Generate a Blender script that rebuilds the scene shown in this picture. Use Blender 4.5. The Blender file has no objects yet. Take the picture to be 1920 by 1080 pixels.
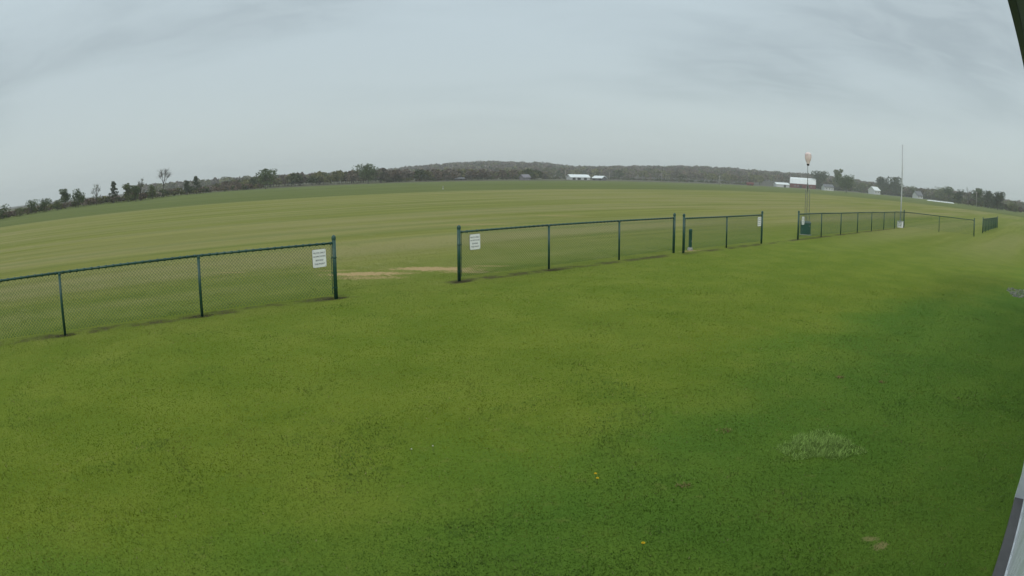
import bpy, bmesh, math, random
import numpy as np
from mathutils import Vector, Matrix

R = math.radians
scene = bpy.context.scene
C = scene.collection

# ------------------------------------------------------------------ camera
# wide security-camera lens: barrel distortion r = f(t + k t^3), given as its inverse polynomial
cam_data = bpy.data.cameras.new('camera')
cam_data.type = 'PANO'
cam_data.panorama_type = 'FISHEYE_LENS_POLYNOMIAL'
cam_data.sensor_fit = 'HORIZONTAL'
cam_data.sensor_width = 36.0
cam_data.sensor_height = 20.25
cam_data.fisheye_fov = R(170)
cam_data.fisheye_polynomial_k0 = 0.0
cam_data.fisheye_polynomial_k1 = -0.042859540
cam_data.fisheye_polynomial_k2 = -0.000106006
cam_data.fisheye_polynomial_k3 = 4.7458819e-06
cam_data.fisheye_polynomial_k4 = -5.1348954e-07
cam_data.clip_start = 0.02
cam_data.clip_end = 12000
CAM_H = 2.53
camera = bpy.data.objects.new('camera', cam_data)
C.objects.link(camera)
camera.matrix_world = (Matrix.Translation((0, 0, CAM_H)) @ Matrix.Rotation(R(90) - 0.1707, 4, 'X') @ Matrix.Rotation(0.001, 4, 'Z'))
scene.camera = camera

# ------------------------------------------------------------------ sky, sun, exposure
SUN_AZ, SUN_EL = -172.0, 40.0            # azimuth clockwise from +Y, elevation
world = bpy.data.worlds.new('World')
scene.world = world
world.use_nodes = True
SKY_STRENGTH = 0.1
EXPOSURE = 0.85


class NT:
    """tiny node-tree helper"""
    def __init__(self, tree):
        self.t = tree
        self.n = tree.nodes
        self.l = tree.links

    def node(self, kind, **kw):
        nd = self.n.new(kind)
        for k, v in kw.items():
            setattr(nd, k, v)
        return nd

    def put(self, sock, val):
        if val is None:
            return
        if hasattr(val, 'is_output'):
            self.l.new(val, sock)
        else:
            sock.default_value = val

    def math(self, op, a, b=None, c=None, clamp=False):
        nd = self.node('ShaderNodeMath', operation=op, use_clamp=clamp)
        for i, v in enumerate((a, b, c)):
            self.put(nd.inputs[i], v)
        return nd.outputs[0]

    def vmath(self, op, a, b=None, scale=None):
        nd = self.node('ShaderNodeVectorMath', operation=op)
        self.put(nd.inputs[0], a)
        self.put(nd.inputs[1], b)
        if scale is not None:
            self.put(nd.inputs['Scale'], scale)
        return nd.outputs['Value'] if op in ('DOT_PRODUCT', 'LENGTH') else nd.outputs[0]

    def smooth(self, x, lo, hi, a=0.0, b=1.0):
        nd = self.node('ShaderNodeMapRange', interpolation_type='SMOOTHSTEP')
        self.put(nd.inputs[0], x)
        for i, v in enumerate((lo, hi, a, b)):
            self.put(nd.inputs[1 + i], v)
        return nd.outputs[0]

    def noise(self, vec, scale, detail=3.0, rough=0.55, dist=0.0, color=False):
        nd = self.node('ShaderNodeTexNoise')
        self.put(nd.inputs['Vector'], vec)
        nd.inputs['Scale'].default_value = scale
        nd.inputs['Detail'].default_value = detail
        nd.inputs['Roughness'].default_value = rough
        nd.inputs['Distortion'].default_value = dist
        return nd.outputs[1 if color else 0]

    def combine(self, x, y, z):
        nd = self.node('ShaderNodeCombineXYZ')
        for i, v in enumerate((x, y, z)):
            self.put(nd.inputs[i], v)
        return nd.outputs[0]

    def sep(self, v):
        nd = self.node('ShaderNodeSeparateXYZ')
        self.put(nd.inputs[0], v)
        return nd.outputs

    def mix(self, fac, a, b, blend='MIX'):
        nd = self.node('ShaderNodeMix', data_type='RGBA', blend_type=blend)
        self.put(nd.inputs[0], fac)
        self.put(nd.inputs[6], a if hasattr(a, 'is_output') else (*a, 1.0))
        self.put(nd.inputs[7], b if hasattr(b, 'is_output') else (*b, 1.0))
        return nd.outputs[2]


def build_sky():
    w = NT(world.node_tree)
    w.n.clear()
    sky = w.node('ShaderNodeTexSky', sky_type='NISHITA', sun_disc=False)
    sky.sun_elevation = R(SUN_EL)
    sky.sun_rotation = R(SUN_AZ)
    sky.air_density = 1.0
    sky.dust_density = 3.0
    blue = w.vmath('SCALE', sky.outputs[0], scale=SKY_STRENGTH)
    d = w.node('ShaderNodeTexCoord').outputs['Generated']
    x, y, z = w.sep(d)
    zz = w.math('ADD', w.math('MAXIMUM', z, 0.0), 0.16)
    plane = w.combine(w.math('DIVIDE', x, zz), w.math('DIVIDE', y, zz), 0.0)     # a flat cloud deck overhead
    # deck layers drawn out along one wind direction
    rot = w.node('ShaderNodeMapping')
    rot.inputs['Rotation'].default_value = (0, 0, R(28))
    rot.inputs['Scale'].default_value = (0.55, 1.0, 1.0)
    rot.inputs['Location'].default_value = (0.3, 0.5, 0)
    w.put(rot.inputs['Vector'], plane)
    broad = w.noise(rot.outputs[0], 0.55, 2.0, 0.5, 0.25)
    fine = w.noise(rot.outputs[0], 1.8, 4.0, 0.55, 0.4)
    wisp = w.noise(rot.outputs[0], 5.0, 3.0, 0.55, 0.8)
    heavy = w.smooth(w.math('ADD', w.math('MULTIPLY', broad, 0.92), w.math('MULTIPLY', fine, 0.20)), 0.49, 0.67)
    low = w.smooth(z, 0.02, 0.22)                                   # near the horizon the deck merges into haze
    heavy = w.math('MULTIPLY', heavy, low)
    pale = w.mix(w.smooth(z, 0.0, 0.3), (0.308, 0.350, 0.354), (0.284, 0.332, 0.350))
    dark = w.mix(w.smooth(wisp, 0.35, 0.7), (0.212, 0.248, 0.262), (0.245, 0.284, 0.298))
    deck = w.mix(heavy, pale, dark)
    deck = w.vmath('SCALE', deck, scale=w.math('ADD', 1.0, w.math('MULTIPLY', w.smooth(z, 0.12, 1.0), 0.95)))   # an overcast dome is brighter towards the zenith
    col = w.mix(0.9, blue, deck)
    bg = w.node('ShaderNodeBackground')
    w.put(bg.inputs[0], col)
    bg.inputs[1].default_value = 1.0
    out = w.node('ShaderNodeOutputWorld')
    w.l.new(bg.outputs[0], out.inputs[0])


build_sky()
sun_data = bpy.data.lights.new('sun', 'SUN')
sun_data.energy = 0.5
sun_data.angle = R(11)
sun_data.color = (1.0, 0.95, 0.86)
sun = bpy.data.objects.new('sun', sun_data)
C.objects.link(sun)
_s = Vector((math.sin(R(SUN_AZ)) * math.cos(R(SUN_EL)), math.cos(R(SUN_AZ)) * math.cos(R(SUN_EL)), math.sin(R(SUN_EL))))
sun.rotation_euler = _s.to_track_quat('Z', 'Y').to_euler()
sun.location = (0, 0, 60)

scene.view_settings.view_transform = 'Standard'
scene.view_settings.look = 'None'
scene.view_settings.gamma = 1.0
scene.view_settings.exposure = EXPOSURE
scene.cycles.volume_bounces = 1
scene.cycles.max_bounces = 4
scene.cycles.diffuse_bounces = 3
scene.cycles.transmission_bounces = 2
scene.cycles.glossy_bounces = 2

# ------------------------------------------------------------------ site frame: u runs along building and fence, v away from the building
AX = R(40.4)
UX, UY = math.cos(AX), math.sin(AX)


def uv(u, v, z=0.0):
    return Vector((u * UX - v * UY, u * UY + v * UX, z))


def polar(az, d, z=0.0):
    return Vector((d * math.sin(R(az)), d * math.cos(R(az)), z))


# ------------------------------------------------------------------ materials
def mat(name, color, rough=0.7, metal=0.0, var=0.0, scale=8.0, bump=0.0, spec=0.3, tint=None):
    m = bpy.data.materials.new(name)
    m.use_nodes = True
    t = NT(m.node_tree)
    b = t.n['Principled BSDF']
    b.inputs['Roughness'].default_value = rough
    b.inputs['Metallic'].default_value = metal
    b.inputs['Specular IOR Level'].default_value = spec
    if var or bump:
        co = t.node('ShaderNodeTexCoord').outputs['Object']
        n = t.noise(co, scale, 5.0, 0.6)
    if var:
        c2 = tint or tuple(c * (1 - var) for c in color)
        t.put(b.inputs['Base Color'], t.mix(t.smooth(n, 0.3, 0.75), color, c2))
    else:
        b.inputs['Base Color'].default_value = (*color, 1)
    if bump:
        bp = t.node('ShaderNodeBump')
        bp.inputs['Strength'].default_value = bump
        bp.inputs['Distance'].default_value = 0.02
        t.put(bp.inputs['Height'], n)
        t.l.new(bp.outputs[0], b.inputs['Normal'])
    return m


def turf_group():
    """colour of the lawn, the mown strip and the fields, from the place's own u, v coordinates"""
    g = bpy.data.node_groups.new('turf_colour', 'ShaderNodeTree')
    g.interface.new_socket('Color', in_out='OUTPUT', socket_type='NodeSocketColor')
    g.interface.new_socket('Fine', in_out='OUTPUT', socket_type='NodeSocketFloat')
    t = NT(g)
    out = t.node('NodeGroupOutput')
    pos = t.node('ShaderNodeNewGeometry').outputs['Position']
    u = t.vmath('DOT_PRODUCT', pos, (UX, UY, 0))
    v = t.vmath('DOT_PRODUCT', pos, (-UY, UX, 0))
    flat = t.combine(u, v, 0.0)
    n_big = t.noise(flat, 0.16, 3.0, 0.5)
    n_mid = t.noise(flat, 0.75, 4.0, 0.55)
    n_small = t.noise(flat, 5.0, 4.0, 0.6)
    n_fine = t.noise(flat, 45.0, 3.0, 0.65)
    streak = t.noise(t.combine(t.math('MULTIPLY', u, 0.045), t.math('MULTIPLY', v, 0.9), 0.0), 1.0, 4.0, 0.62)
    streak2 = t.noise(t.combine(t.math('MULTIPLY', u, 0.02), t.math('MULTIPLY', v, 0.22), 3.0), 1.0, 3.0, 0.5)
    # lawn: shade hue painted by the building, lightened to soften its cast shadow; yellower beyond
    jit = t.math('MULTIPLY', t.math('SUBTRACT', n_big, 0.5), 3.5)
    jit = t.math('ADD', jit, t.math('MULTIPLY', t.math('SUBTRACT', n_mid, 0.5), 2.6))
    sunlit = t.smooth(t.math('ADD', t.math('ADD', v, t.smooth(u, 12.0, 24.0, 0.0, 3.5)), jit), 2.4, 5.4)  # painted shade band follows the building's shadow and fades out past its end
    shade_green = t.mix(t.smooth(n_mid, 0.35, 0.68), (0.100, 0.185, 0.022), (0.130, 0.212, 0.026))
    warm = t.mix(t.smooth(n_mid, 0.33, 0.70), (0.122, 0.172, 0.017), (0.158, 0.200, 0.024))
    lawn = t.mix(sunlit, shade_green, warm)
    lawn = t.mix(t.math('MULTIPLY', t.smooth(n_small, 0.56, 0.78), 0.55), lawn, (0.19, 0.205, 0.045))
    lawn = t.mix(t.math('MULTIPLY', t.smooth(n_small, 0.46, 0.24), 0.45), lawn, (0.092, 0.158, 0.022))
    # mown airfield strip
    field = t.mix(t.smooth(streak, 0.32, 0.68), (0.152, 0.168, 0.032), (0.228, 0.226, 0.060))
    field = t.mix(t.math('MULTIPLY', t.smooth(streak2, 0.40, 0.62), 0.75), field, (0.262, 0.236, 0.098))
    rows = t.math('SINE', t.math('MULTIPLY', t.math('ADD', v, t.math('MULTIPLY', n_big, 2.0)), 1.9))      # mower passes
    rows = t.math('MULTIPLY', t.smooth(rows, 0.2, 0.95), t.smooth(t.noise(t.combine(t.math('MULTIPLY', u, 0.02), t.math('MULTIPLY', v, 0.12), 7.0), 1.0, 2.0), 0.38, 0.62))
    streak3 = t.noise(t.combine(t.math('MULTIPLY', u, 0.012), t.math('MULTIPLY', v, 0.10), 5.0), 1.0, 4.0, 0.65)
    field = t.mix(t.math('MULTIPLY', t.smooth(streak3, 0.54, 0.66), 0.4), field, (0.142, 0.168, 0.034))
    field = t.mix(t.math('MULTIPLY', t.smooth(streak3, 0.44, 0.34), 0.4), field, (0.268, 0.246, 0.090))
    field = t.mix(t.math('MULTIPLY', rows, 0.45), field, (0.135, 0.172, 0.040))
    field = t.mix(t.math('MULTIPLY', t.smooth(n_mid, 0.58, 0.76), 0.35), field, (0.30, 0.275, 0.13))
    field = t.mix(t.math('MULTIPLY', t.smooth(n_mid, 0.42, 0.25), 0.35), field, (0.138, 0.185, 0.042))
    to_field = t.smooth(t.math('ADD', v, t.math('MULTIPLY', t.math('SUBTRACT', n_mid, 0.5), 5.0)), 8.5, 21.0)
    worn = t.math('MULTIPLY', t.smooth(u, 18.0, 46.0), 0.62)        # thinner turf away from the building
    col = t.mix(t.math('MAXIMUM', to_field, worn), lawn, field)
    # crop field beyond the strip, on its far side and past its end
    edge = t.math('ADD', t.math('MULTIPLY', t.math('SUBTRACT', n_mid, 0.5), 1.6), t.math('MULTIPLY', t.math('SUBTRACT', n_big, 0.5), 1.5))
    far_v = t.smooth(t.math('ADD', v, edge), 88.6, 89.6)
    far_u = t.smooth(t.math('ADD', u, edge), 205.0, 212.0)
    crop = t.mix(t.smooth(streak2, 0.35, 0.66), (0.105, 0.130, 0.034), (0.142, 0.160, 0.046))
    col = t.mix(t.math('MAXIMUM', far_v, far_u), col, crop)
    pale_edge = t.math('MULTIPLY', t.smooth(t.math('ABSOLUTE', t.math('SUBTRACT', t.math('ADD', v, edge), 87.6)), 1.6, 0.3), t.smooth(n_mid, 0.45, 0.6))
    col = t.mix(t.math('MULTIPLY', pale_edge, 0.6), col, (0.26, 0.26, 0.12))
    soil = t.mix(t.smooth(streak2, 0.4, 0.62), (0.095, 0.080, 0.062), (0.120, 0.125, 0.062))
    col = t.mix(t.smooth(t.math('ADD', v, edge), 247.0, 253.0), col, soil)
    # sprayed strip of dead grass and soil under the fence
    fv = t.math('ABSOLUTE', t.math('SUBTRACT', t.math('ADD', v, t.math('MULTIPLY', t.math('SUBTRACT', n_small, 0.5), 0.45)), 12.68))
    spray = t.math('MULTIPLY', t.smooth(fv, 0.32, 0.08), t.smooth(t.noise(flat, 1.3, 4.0, 0.6), 0.36, 0.60))
    spray = t.math('MULTIPLY', spray, t.smooth(u, 60.0, 40.0))
    gap = t.math('MULTIPLY', t.smooth(u, 6.1, 6.5), t.smooth(u, 9.0, 8.6))
    spray = t.math('MULTIPLY', spray, t.math('SUBTRACT', 1.0, gap))
    col = t.mix(t.math('MULTIPLY', spray, 0.85), col, t.mix(n_small, (0.040, 0.034, 0.018), (0.10, 0.085, 0.04)))
    # worn bare patches: (x, y, half length, half width, turn, strength)
    px, py, _ = t.sep(pos)
    for cx, cy, a, b, rz, k in ((-3.95, 16.85, 1.25, 0.42, 0.12, 1.0), (-3.7, 16.2, 1.1, 0.35, 0.1, 0.6), (-2.1, 17.75, 1.5, 0.48, -0.08, 1.0),
                                (-1.2, 17.2, 0.8, 0.3, -0.1, 0.6), (-2.9, 16.9, 0.6, 0.25, 0.2, 0.5), (-4.9, 17.5, 0.7, 0.2, 0.1, 0.5), (-0.6, 18.3, 0.7, 0.2, 0.0, 0.5), (-9.0, 23.8, 0.45, 0.28, 0.1, 0.95), (-8.1, 17.25, 0.7, 0.10, 0.15, 0.6), (3.1, 41.5, 2.2, 0.8, 0.0, 0.35),
                                (-1.5, 34.0, 2.5, 0.7, 0.1, 0.35), (2.73, 3.44, 0.10, 0.06, 0.3, 0.6), (2.70, 3.57, 0.09, 0.05, -0.2, 0.5),
                                (6.3, 22.45, 0.65, 0.16, 0.6, 0.8), (-3.73, 13.3, 0.34, 0.2, 0.7, 0.0)):
        dx = t.math('SUBTRACT', px, cx)
        dy = t.math('SUBTRACT', py, cy)
        c, s = math.cos(rz), math.sin(rz)
        lx = t.math('ADD', t.math('MULTIPLY', dx, c / a), t.math('MULTIPLY', dy, s / a))
        ly = t.math('ADD', t.math('MULTIPLY', dx, -s / b), t.math('MULTIPLY', dy, c / b))
        rr = t.math('SQRT', t.math('ADD', t.math('MULTIPLY', lx, lx), t.math('MULTIPLY', ly, ly)))
        rr = t.math('ADD', rr, t.math('MULTIPLY', t.math('SUBTRACT', n_small if b > 0.09 else n_fine, 0.5), 2.1 if b > 0.09 else 2.2))
        if k:
            col = t.mix(t.math('MULTIPLY', t.smooth(rr, 1.05, 0.45), k), col, t.mix(n_fine, (0.30, 0.20, 0.085), (0.50, 0.37, 0.19)))
    # soil spots at the feet of the near posts
    for pu in (-3.35, -0.3, 2.74, 5.79, 9.17, 12.2):
        du = t.math('SUBTRACT', u, pu)
        dv = t.math('SUBTRACT', v, 12.6)
        rr = t.math('SQRT', t.math('ADD', t.math('MULTIPLY', t.math('MULTIPLY', du, du), 7.0), t.math('MULTIPLY', t.math('MULTIPLY', dv, dv), 26.0)))
        rr = t.math('ADD', rr, t.math('MULTIPLY', t.math('SUBTRACT', n_small, 0.5), 0.9))
        col = t.mix(t.math('MULTIPLY', t.smooth(rr, 0.95, 0.5), 0.85), col, (0.035, 0.027, 0.015))
    t.put(out.inputs['Color'], col)
    t.put(out.inputs['Fine'], n_fine)
    return g


TURF = turf_group()


def ground_material():
    m = bpy.data.materials.new('ground_turf')
    m.use_nodes = True
    t = NT(m.node_tree)
    b = t.n['Principled BSDF']
    gr = t.node('ShaderNodeGroup', node_tree=TURF)
    pos = t.node('ShaderNodeNewGeometry').outputs['Position']
    n1 = t.noise(pos, 28.0, 4.0, 0.7)
    n2 = t.noise(pos, 3.0, 4.0, 0.6)
    c = t.mix(t.smooth(n1, 0.35, 0.7), gr.outputs[0], t.vmath('SCALE', gr.outputs[0], scale=0.90))
    t.put(b.inputs['Base Color'], c)
    b.inputs['Roughness'].default_value = 0.95
    b.inputs['Specular IOR Level'].default_value = 0.08
    bp = t.node('ShaderNodeBump')
    bp.inputs['Strength'].default_value = 0.35
    bp.inputs['Distance'].default_value = 0.05
    t.put(bp.inputs['Height'], t.math('ADD', n1, n2))
    t.l.new(bp.outputs[0], b.inputs['Normal'])
    return m


def blade_material(name):
    m = bpy.data.materials.new(name)
    m.use_nodes = True
    t = NT(m.node_tree)
    t.n.clear()
    at = t.node('ShaderNodeAttribute', attribute_name='tint')
    d = t.node('ShaderNodeBsdfDiffuse')
    tr = t.node('ShaderNodeBsdfTranslucent')
    t.put(d.inputs[0], at.outputs['Color'])
    t.put(tr.inputs[0], at.outputs['Color'])
    g = t.node('ShaderNodeNewGeometry')
    nm = t.vmath('NORMALIZE', t.vmath('ADD', t.vmath('SCALE', g.outputs['Normal'], scale=0.45), (0.0, 0.0, 0.8)))   # blades are folded and curved, not flat cards
    t.put(d.inputs['Normal'], nm)
    mx = t.node('ShaderNodeMixShader')
    mx.inputs[0].default_value = 0.2
    t.l.new(d.outputs[0], mx.inputs[1])
    t.l.new(tr.outputs[0], mx.inputs[2])
    out = t.node('ShaderNodeOutputMaterial')
    t.l.new(mx.outputs[0], out.inputs[0])
    return m


def foliage_material(name, light, dark, scale=0.35, translucent=0.25):
    m = bpy.data.materials.new(name)
    m.use_nodes = True
    t = NT(m.node_tree)
    t.n.clear()
    co = t.node('ShaderNodeTexCoord').outputs['Object']
    n = t.noise(co, scale, 3.0, 0.6)
    at = t.node('ShaderNodeAttribute', attribute_name='shade')
    col = t.vmath('SCALE', t.mix(t.smooth(n, 0.35, 0.66), dark, light), scale=at.outputs['Fac'])
    d = t.node('ShaderNodeBsdfDiffuse')
    tr = t.node('ShaderNodeBsdfTranslucent')
    t.put(d.inputs[0], col)
    t.put(tr.inputs[0], col)
    mx = t.node('ShaderNodeMixShader')
    mx.inputs[0].default_value = translucent
    t.l.new(d.outputs[0], mx.inputs[1])
    t.l.new(tr.outputs[0], mx.inputs[2])
    out = t.node('ShaderNodeOutputMaterial')
    t.l.new(mx.outputs[0], out.inputs[0])
    return m


def attr_material(name, attr='tint', translucent=0.2):
    m = bpy.data.materials.new(name)
    m.use_nodes = True
    t = NT(m.node_tree)
    t.n.clear()
    at = t.node('ShaderNodeAttribute', attribute_name=attr)
    d = t.node('ShaderNodeBsdfDiffuse')
    tr = t.node('ShaderNodeBsdfTranslucent')
    t.put(d.inputs[0], at.outputs['Color'])
    t.put(tr.inputs[0], at.outputs['Color'])
    mx = t.node('ShaderNodeMixShader')
    mx.inputs[0].default_value = translucent
    t.l.new(d.outputs[0], mx.inputs[1])
    t.l.new(tr.outputs[0], mx.inputs[2])
    out = t.node('ShaderNodeOutputMaterial')
    t.l.new(mx.outputs[0], out.inputs[0])
    return m


M = {
    'ground': ground_material(),
    'blade': blade_material('grass_blade'),
    'green_vinyl': mat('green_vinyl', (0.014, 0.070, 0.050), 0.38, 0, 0.35, 14, 0.0, 0.5),
    'green_wire': mat('green_wire', (0.026, 0.088, 0.060), 0.45, 0, 0, 8, 0.0, 0.4),
    'green_box': mat('green_box', (0.014, 0.080, 0.060), 0.5, 0, 0.3, 4, 0.0, 0.4),
    'green_lid': mat('green_lid', (0.045, 0.085, 0.070), 0.5, 0, 0.3, 6, 0.0, 0.4),
    'black': mat('black_rubber', (0.012, 0.012, 0.012), 0.6),
    'sign_white': mat('sign_white', (0.86, 0.87, 0.87), 0.45, 0, 0.08, 5),
    'sign_ink': mat('sign_ink', (0.06, 0.07, 0.10), 0.6),
    'galv': mat('galvanised_steel', (0.30, 0.31, 0.31), 0.5, 0.6, 0.3, 20),
    'sock': mat('faded_pink_nylon', (0.74, 0.58, 0.58), 0.85, 0, 0.25, 6, 0.15, 0.2, (0.78, 0.68, 0.67)),
    'pole_white': mat('white_painted_pole', (0.50, 0.52, 0.54), 0.4, 0, 0.12, 3),
    'concrete': mat('pale_concrete', (0.42, 0.41, 0.38), 0.9, 0, 0.25, 9, 0.3),
    'stone_a': mat('grey_stone', (0.25, 0.23, 0.23), 0.9, 0, 0.4, 12, 0.3),
    'stone_b': mat('pale_stone', (0.46, 0.41, 0.36), 0.9, 0, 0.3, 12, 0.3),
    'siding': mat('white_steel_siding', (0.74, 0.75, 0.77), 0.38, 0, 0.05, 3, 0.0, 0.5),
    'wainscot': mat('charcoal_brown_siding', (0.115, 0.105, 0.105), 0.45, 0, 0.18, 7, 0.0, 0.5),
    'trim_white': mat('white_trim', (0.76, 0.77, 0.79), 0.4),
    'fascia': mat('dark_fascia', (0.030, 0.034, 0.042), 0.45),
    'soffit': mat('grey_soffit', (0.20, 0.215, 0.20), 0.55, 0, 0.1, 5),
    'roof_steel': mat('roof_steel', (0.22, 0.23, 0.24), 0.4, 0.3),
    'barn_red': mat('barn_red', (0.16, 0.030, 0.032), 0.8, 0, 0.35, 0.6),
    'roof_white': mat('roof_white', (0.74, 0.77, 0.77), 0.5, 0, 0.1, 0.4),
    'roof_grey': mat('roof_grey', (0.15, 0.15, 0.165), 0.8, 0, 0.2, 0.5),
    'wall_white': mat('wall_white', (0.55, 0.56, 0.57), 0.7, 0, 0.1, 0.5),
    'wall_lilac': mat('wall_lilac_grey', (0.20, 0.185, 0.215), 0.8, 0, 0.15, 0.5),
    'dark_open': mat('dark_opening', (0.025, 0.027, 0.03), 0.4),
    'glass': mat('window_glass', (0.05, 0.06, 0.07), 0.1, 0, 0, 8, 0, 0.6),
    'bark': mat('bark', (0.085, 0.072, 0.060), 0.95, 0, 0.35, 3, 0.4),
    'utility': mat('weathered_pole_wood', (0.30, 0.28, 0.25), 0.9, 0, 0.3, 2),
    'twig': foliage_material('bare_twigs', (0.125, 0.105, 0.090), (0.085, 0.070, 0.062), 0.5, 0.0),
    'leaf_olive': foliage_material('olive_spring_leaves', (0.150, 0.168, 0.076), (0.100, 0.118, 0.056)),
    'leaf_green': foliage_material('green_spring_leaves', (0.112, 0.146, 0.066), (0.076, 0.102, 0.048)),
    'leaf_dark': foliage_material('dark_evergreen_leaves', (0.086, 0.102, 0.062), (0.058, 0.072, 0.047)),
    'wood_mass': attr_material('distant_wood_leaves'),
    'brush': attr_material('brush_twigs'),
    'dandelion': mat('dandelion_yellow', (0.78, 0.52, 0.012), 0.8),
    'stem': mat('dandelion_stem', (0.10, 0.15, 0.03), 0.8),
    'leaf_weed': mat('dandelion_leaf', (0.085, 0.15, 0.025), 0.7),
    'puff': mat('clover_white', (0.62, 0.62, 0.55), 0.9),
}


# ------------------------------------------------------------------ mesh helpers
class MB:
    """collects boxes, tubes and lathes into one mesh object"""
    def __init__(self):
        self.v = []
        self.f = []
        self.smooth = []

    def add(self, vs, fs, smooth=False):
        o = len(self.v)
        self.v += [tuple(p) for p in vs]
        self.f += [tuple(i + o for i in f) for f in fs]
        self.smooth += [smooth] * len(fs)
        return self

    def box(self, x0, x1, y0, y1, z0, z1):
        vs = [(x, y, z) for z in (z0, z1) for y in (y0, y1) for x in (x0, x1)]
        return self.add(vs, [(0, 2, 3, 1), (4, 5, 7, 6), (0, 1, 5, 4), (2, 6, 7, 3), (0, 4, 6, 2), (1, 3, 7, 5)])

    def tube(self, a, b, r0, r1=None, n=8, caps=True):
        a, b = Vector(a), Vector(b)
        r1 = r0 if r1 is None else r1
        d = b - a
        if d.length < 1e-6:
            return self
        q = d.to_track_quat('Z', 'Y')
        ring = [q @ Vector((math.cos(2 * math.pi * i / n), math.sin(2 * math.pi * i / n), 0)) for i in range(n)]
        vs = [a + p * r0 for p in ring] + [b + p * r1 for p in ring]
        fs = [(i, (i + 1) % n, n + (i + 1) % n, n + i) for i in range(n)]
        if caps:
            fs += [tuple(range(n - 1, -1, -1)), tuple(range(n, 2 * n))]
        return self.add(vs, fs, n > 5)

    def path(self, pts, radii, n=6):
        pts = [Vector(p) for p in pts]
        vs = []
        for i, p in enumerate(pts):
            d = (pts[min(i + 1, len(pts) - 1)] - pts[max(i - 1, 0)]).normalized()
            q = d.to_track_quat('Z', 'Y')
            vs += [p + q @ Vector((math.cos(2 * math.pi * k / n), math.sin(2 * math.pi * k / n), 0)) * radii[i] for k in range(n)]
        fs = []
        for i in range(len(pts) - 1):
            fs += [(i * n + k, i * n + (k + 1) % n, (i + 1) * n + (k + 1) % n, (i + 1) * n + k) for k in range(n)]
        fs += [tuple(range(n - 1, -1, -1)), tuple(range((len(pts) - 1) * n, len(pts) * n))]
        return self.add(vs, fs, True)

    def lathe(self, prof, n=16, c=(0, 0, 0), bend=None):
        vs, fs = [], []
        for (r, z) in prof:
            ox, oy = bend(z) if bend else (0, 0)
            vs += [(c[0] + ox + r * math.cos(2 * math.pi * k / n), c[1] + oy + r * math.sin(2 * math.pi * k / n), c[2] + z) for k in range(n)]
        for i in range(len(prof) - 1):
            fs += [(i * n + k, i * n + (k + 1) % n, (i + 1) * n + (k + 1) % n, (i + 1) * n + k) for k in range(n)]
        return self.add(vs, fs, True)

    def build(self, name, material, parent=None):
        me = bpy.data.meshes.new(name)
        me.from_pydata(self.v, [], self.f)
        me.polygons.foreach_set('use_smooth', self.smooth)
        me.update()
        return link(name, me, material, parent)


def link(name, me, material, parent=None):
    if material:
        me.materials.append(material)
    o = bpy.data.objects.new(name, me)
    C.objects.link(o)
    if parent:
        o.parent = parent
    return o


def empty(name, loc, rz=0.0):
    o = bpy.data.objects.new(name, None)
    C.objects.link(o)
    o.location = loc
    o.rotation_euler = (0, 0, rz)
    o.empty_display_size = 0.2
    return o


def tag(o, label=None, cat=None, group=None, kind=None):
    if label:
        o['label'] = label
    if cat:
        o['category'] = cat
    if group:
        o['group'] = group
    if kind:
        o['kind'] = kind
    return o


def fast_mesh(name, co, tris, nper=3):
    """numpy verts (N,3) and faces (M,nper) -> mesh"""
    me = bpy.data.meshes.new(name)
    me.vertices.add(len(co))
    me.vertices.foreach_set('co', np.ascontiguousarray(co, dtype=np.float32).ravel())
    m = len(tris)
    me.loops.add(m * nper)
    me.loops.foreach_set('vertex_index', np.ascontiguousarray(tris, dtype=np.int32).ravel())
    me.polygons.add(m)
    me.polygons.foreach_set('loop_start', np.arange(0, m * nper, nper, dtype=np.int32))
    me.update(calc_edges=True)
    return me


# ------------------------------------------------------------------ ground
def build_ground():
    S = 2600
    me = bpy.data.meshes.new('ground')
    n = 26
    xs = np.linspace(-S, S, n)
    vs = [(x, y, 0) for y in xs for x in xs]
    fs = [(j * n + i, j * n + i + 1, (j + 1) * n + i + 1, (j + 1) * n + i) for j in range(n - 1) for i in range(n - 1)]
    me.from_pydata(vs, [], fs)
    tag(link('ground', me, M['ground']), kind='structure')


build_ground()

# skyline of the wooded ridge: azimuth, elevation of the tree tops
RIDGE = [(-75, 0.3), (-48, 0.3), (-25, 0.42), (-18.7, 0.5), (-14.9, 0.5), (-11.5, 0.62), (-9.3, 0.87), (-6, 1.09), (-2.8, 1.29), (-0.5, 1.24), (2.8, 1.16), (4.6, 0.94), (6.9, 0.9),
         (10.2, 1.01), (12.5, 1.05), (15.8, 1.2), (19.2, 1.17), (22.5, 1.08), (24.5, 1.08), (27.4, 1.05), (30.9, 0.84), (35.5, 0.58), (40.8, 0.7), (47.5, 0.43), (75, 0.3)]
RA = np.array([r[0] for r in RIDGE])
RE = np.array([r[1] for r in RIDGE])
D0, DR = 600.0, 1150.0
TREE_H = 9.5


def hill_z(az, d):
    top = np.maximum(0.0, CAM_H + DR * np.tan(np.radians(np.interp(az, RA, RE))) - TREE_H)
    s = np.clip((d - D0) / (DR - D0), 0, 1)
    return top * s * s * (3 - 2 * s)


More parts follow.
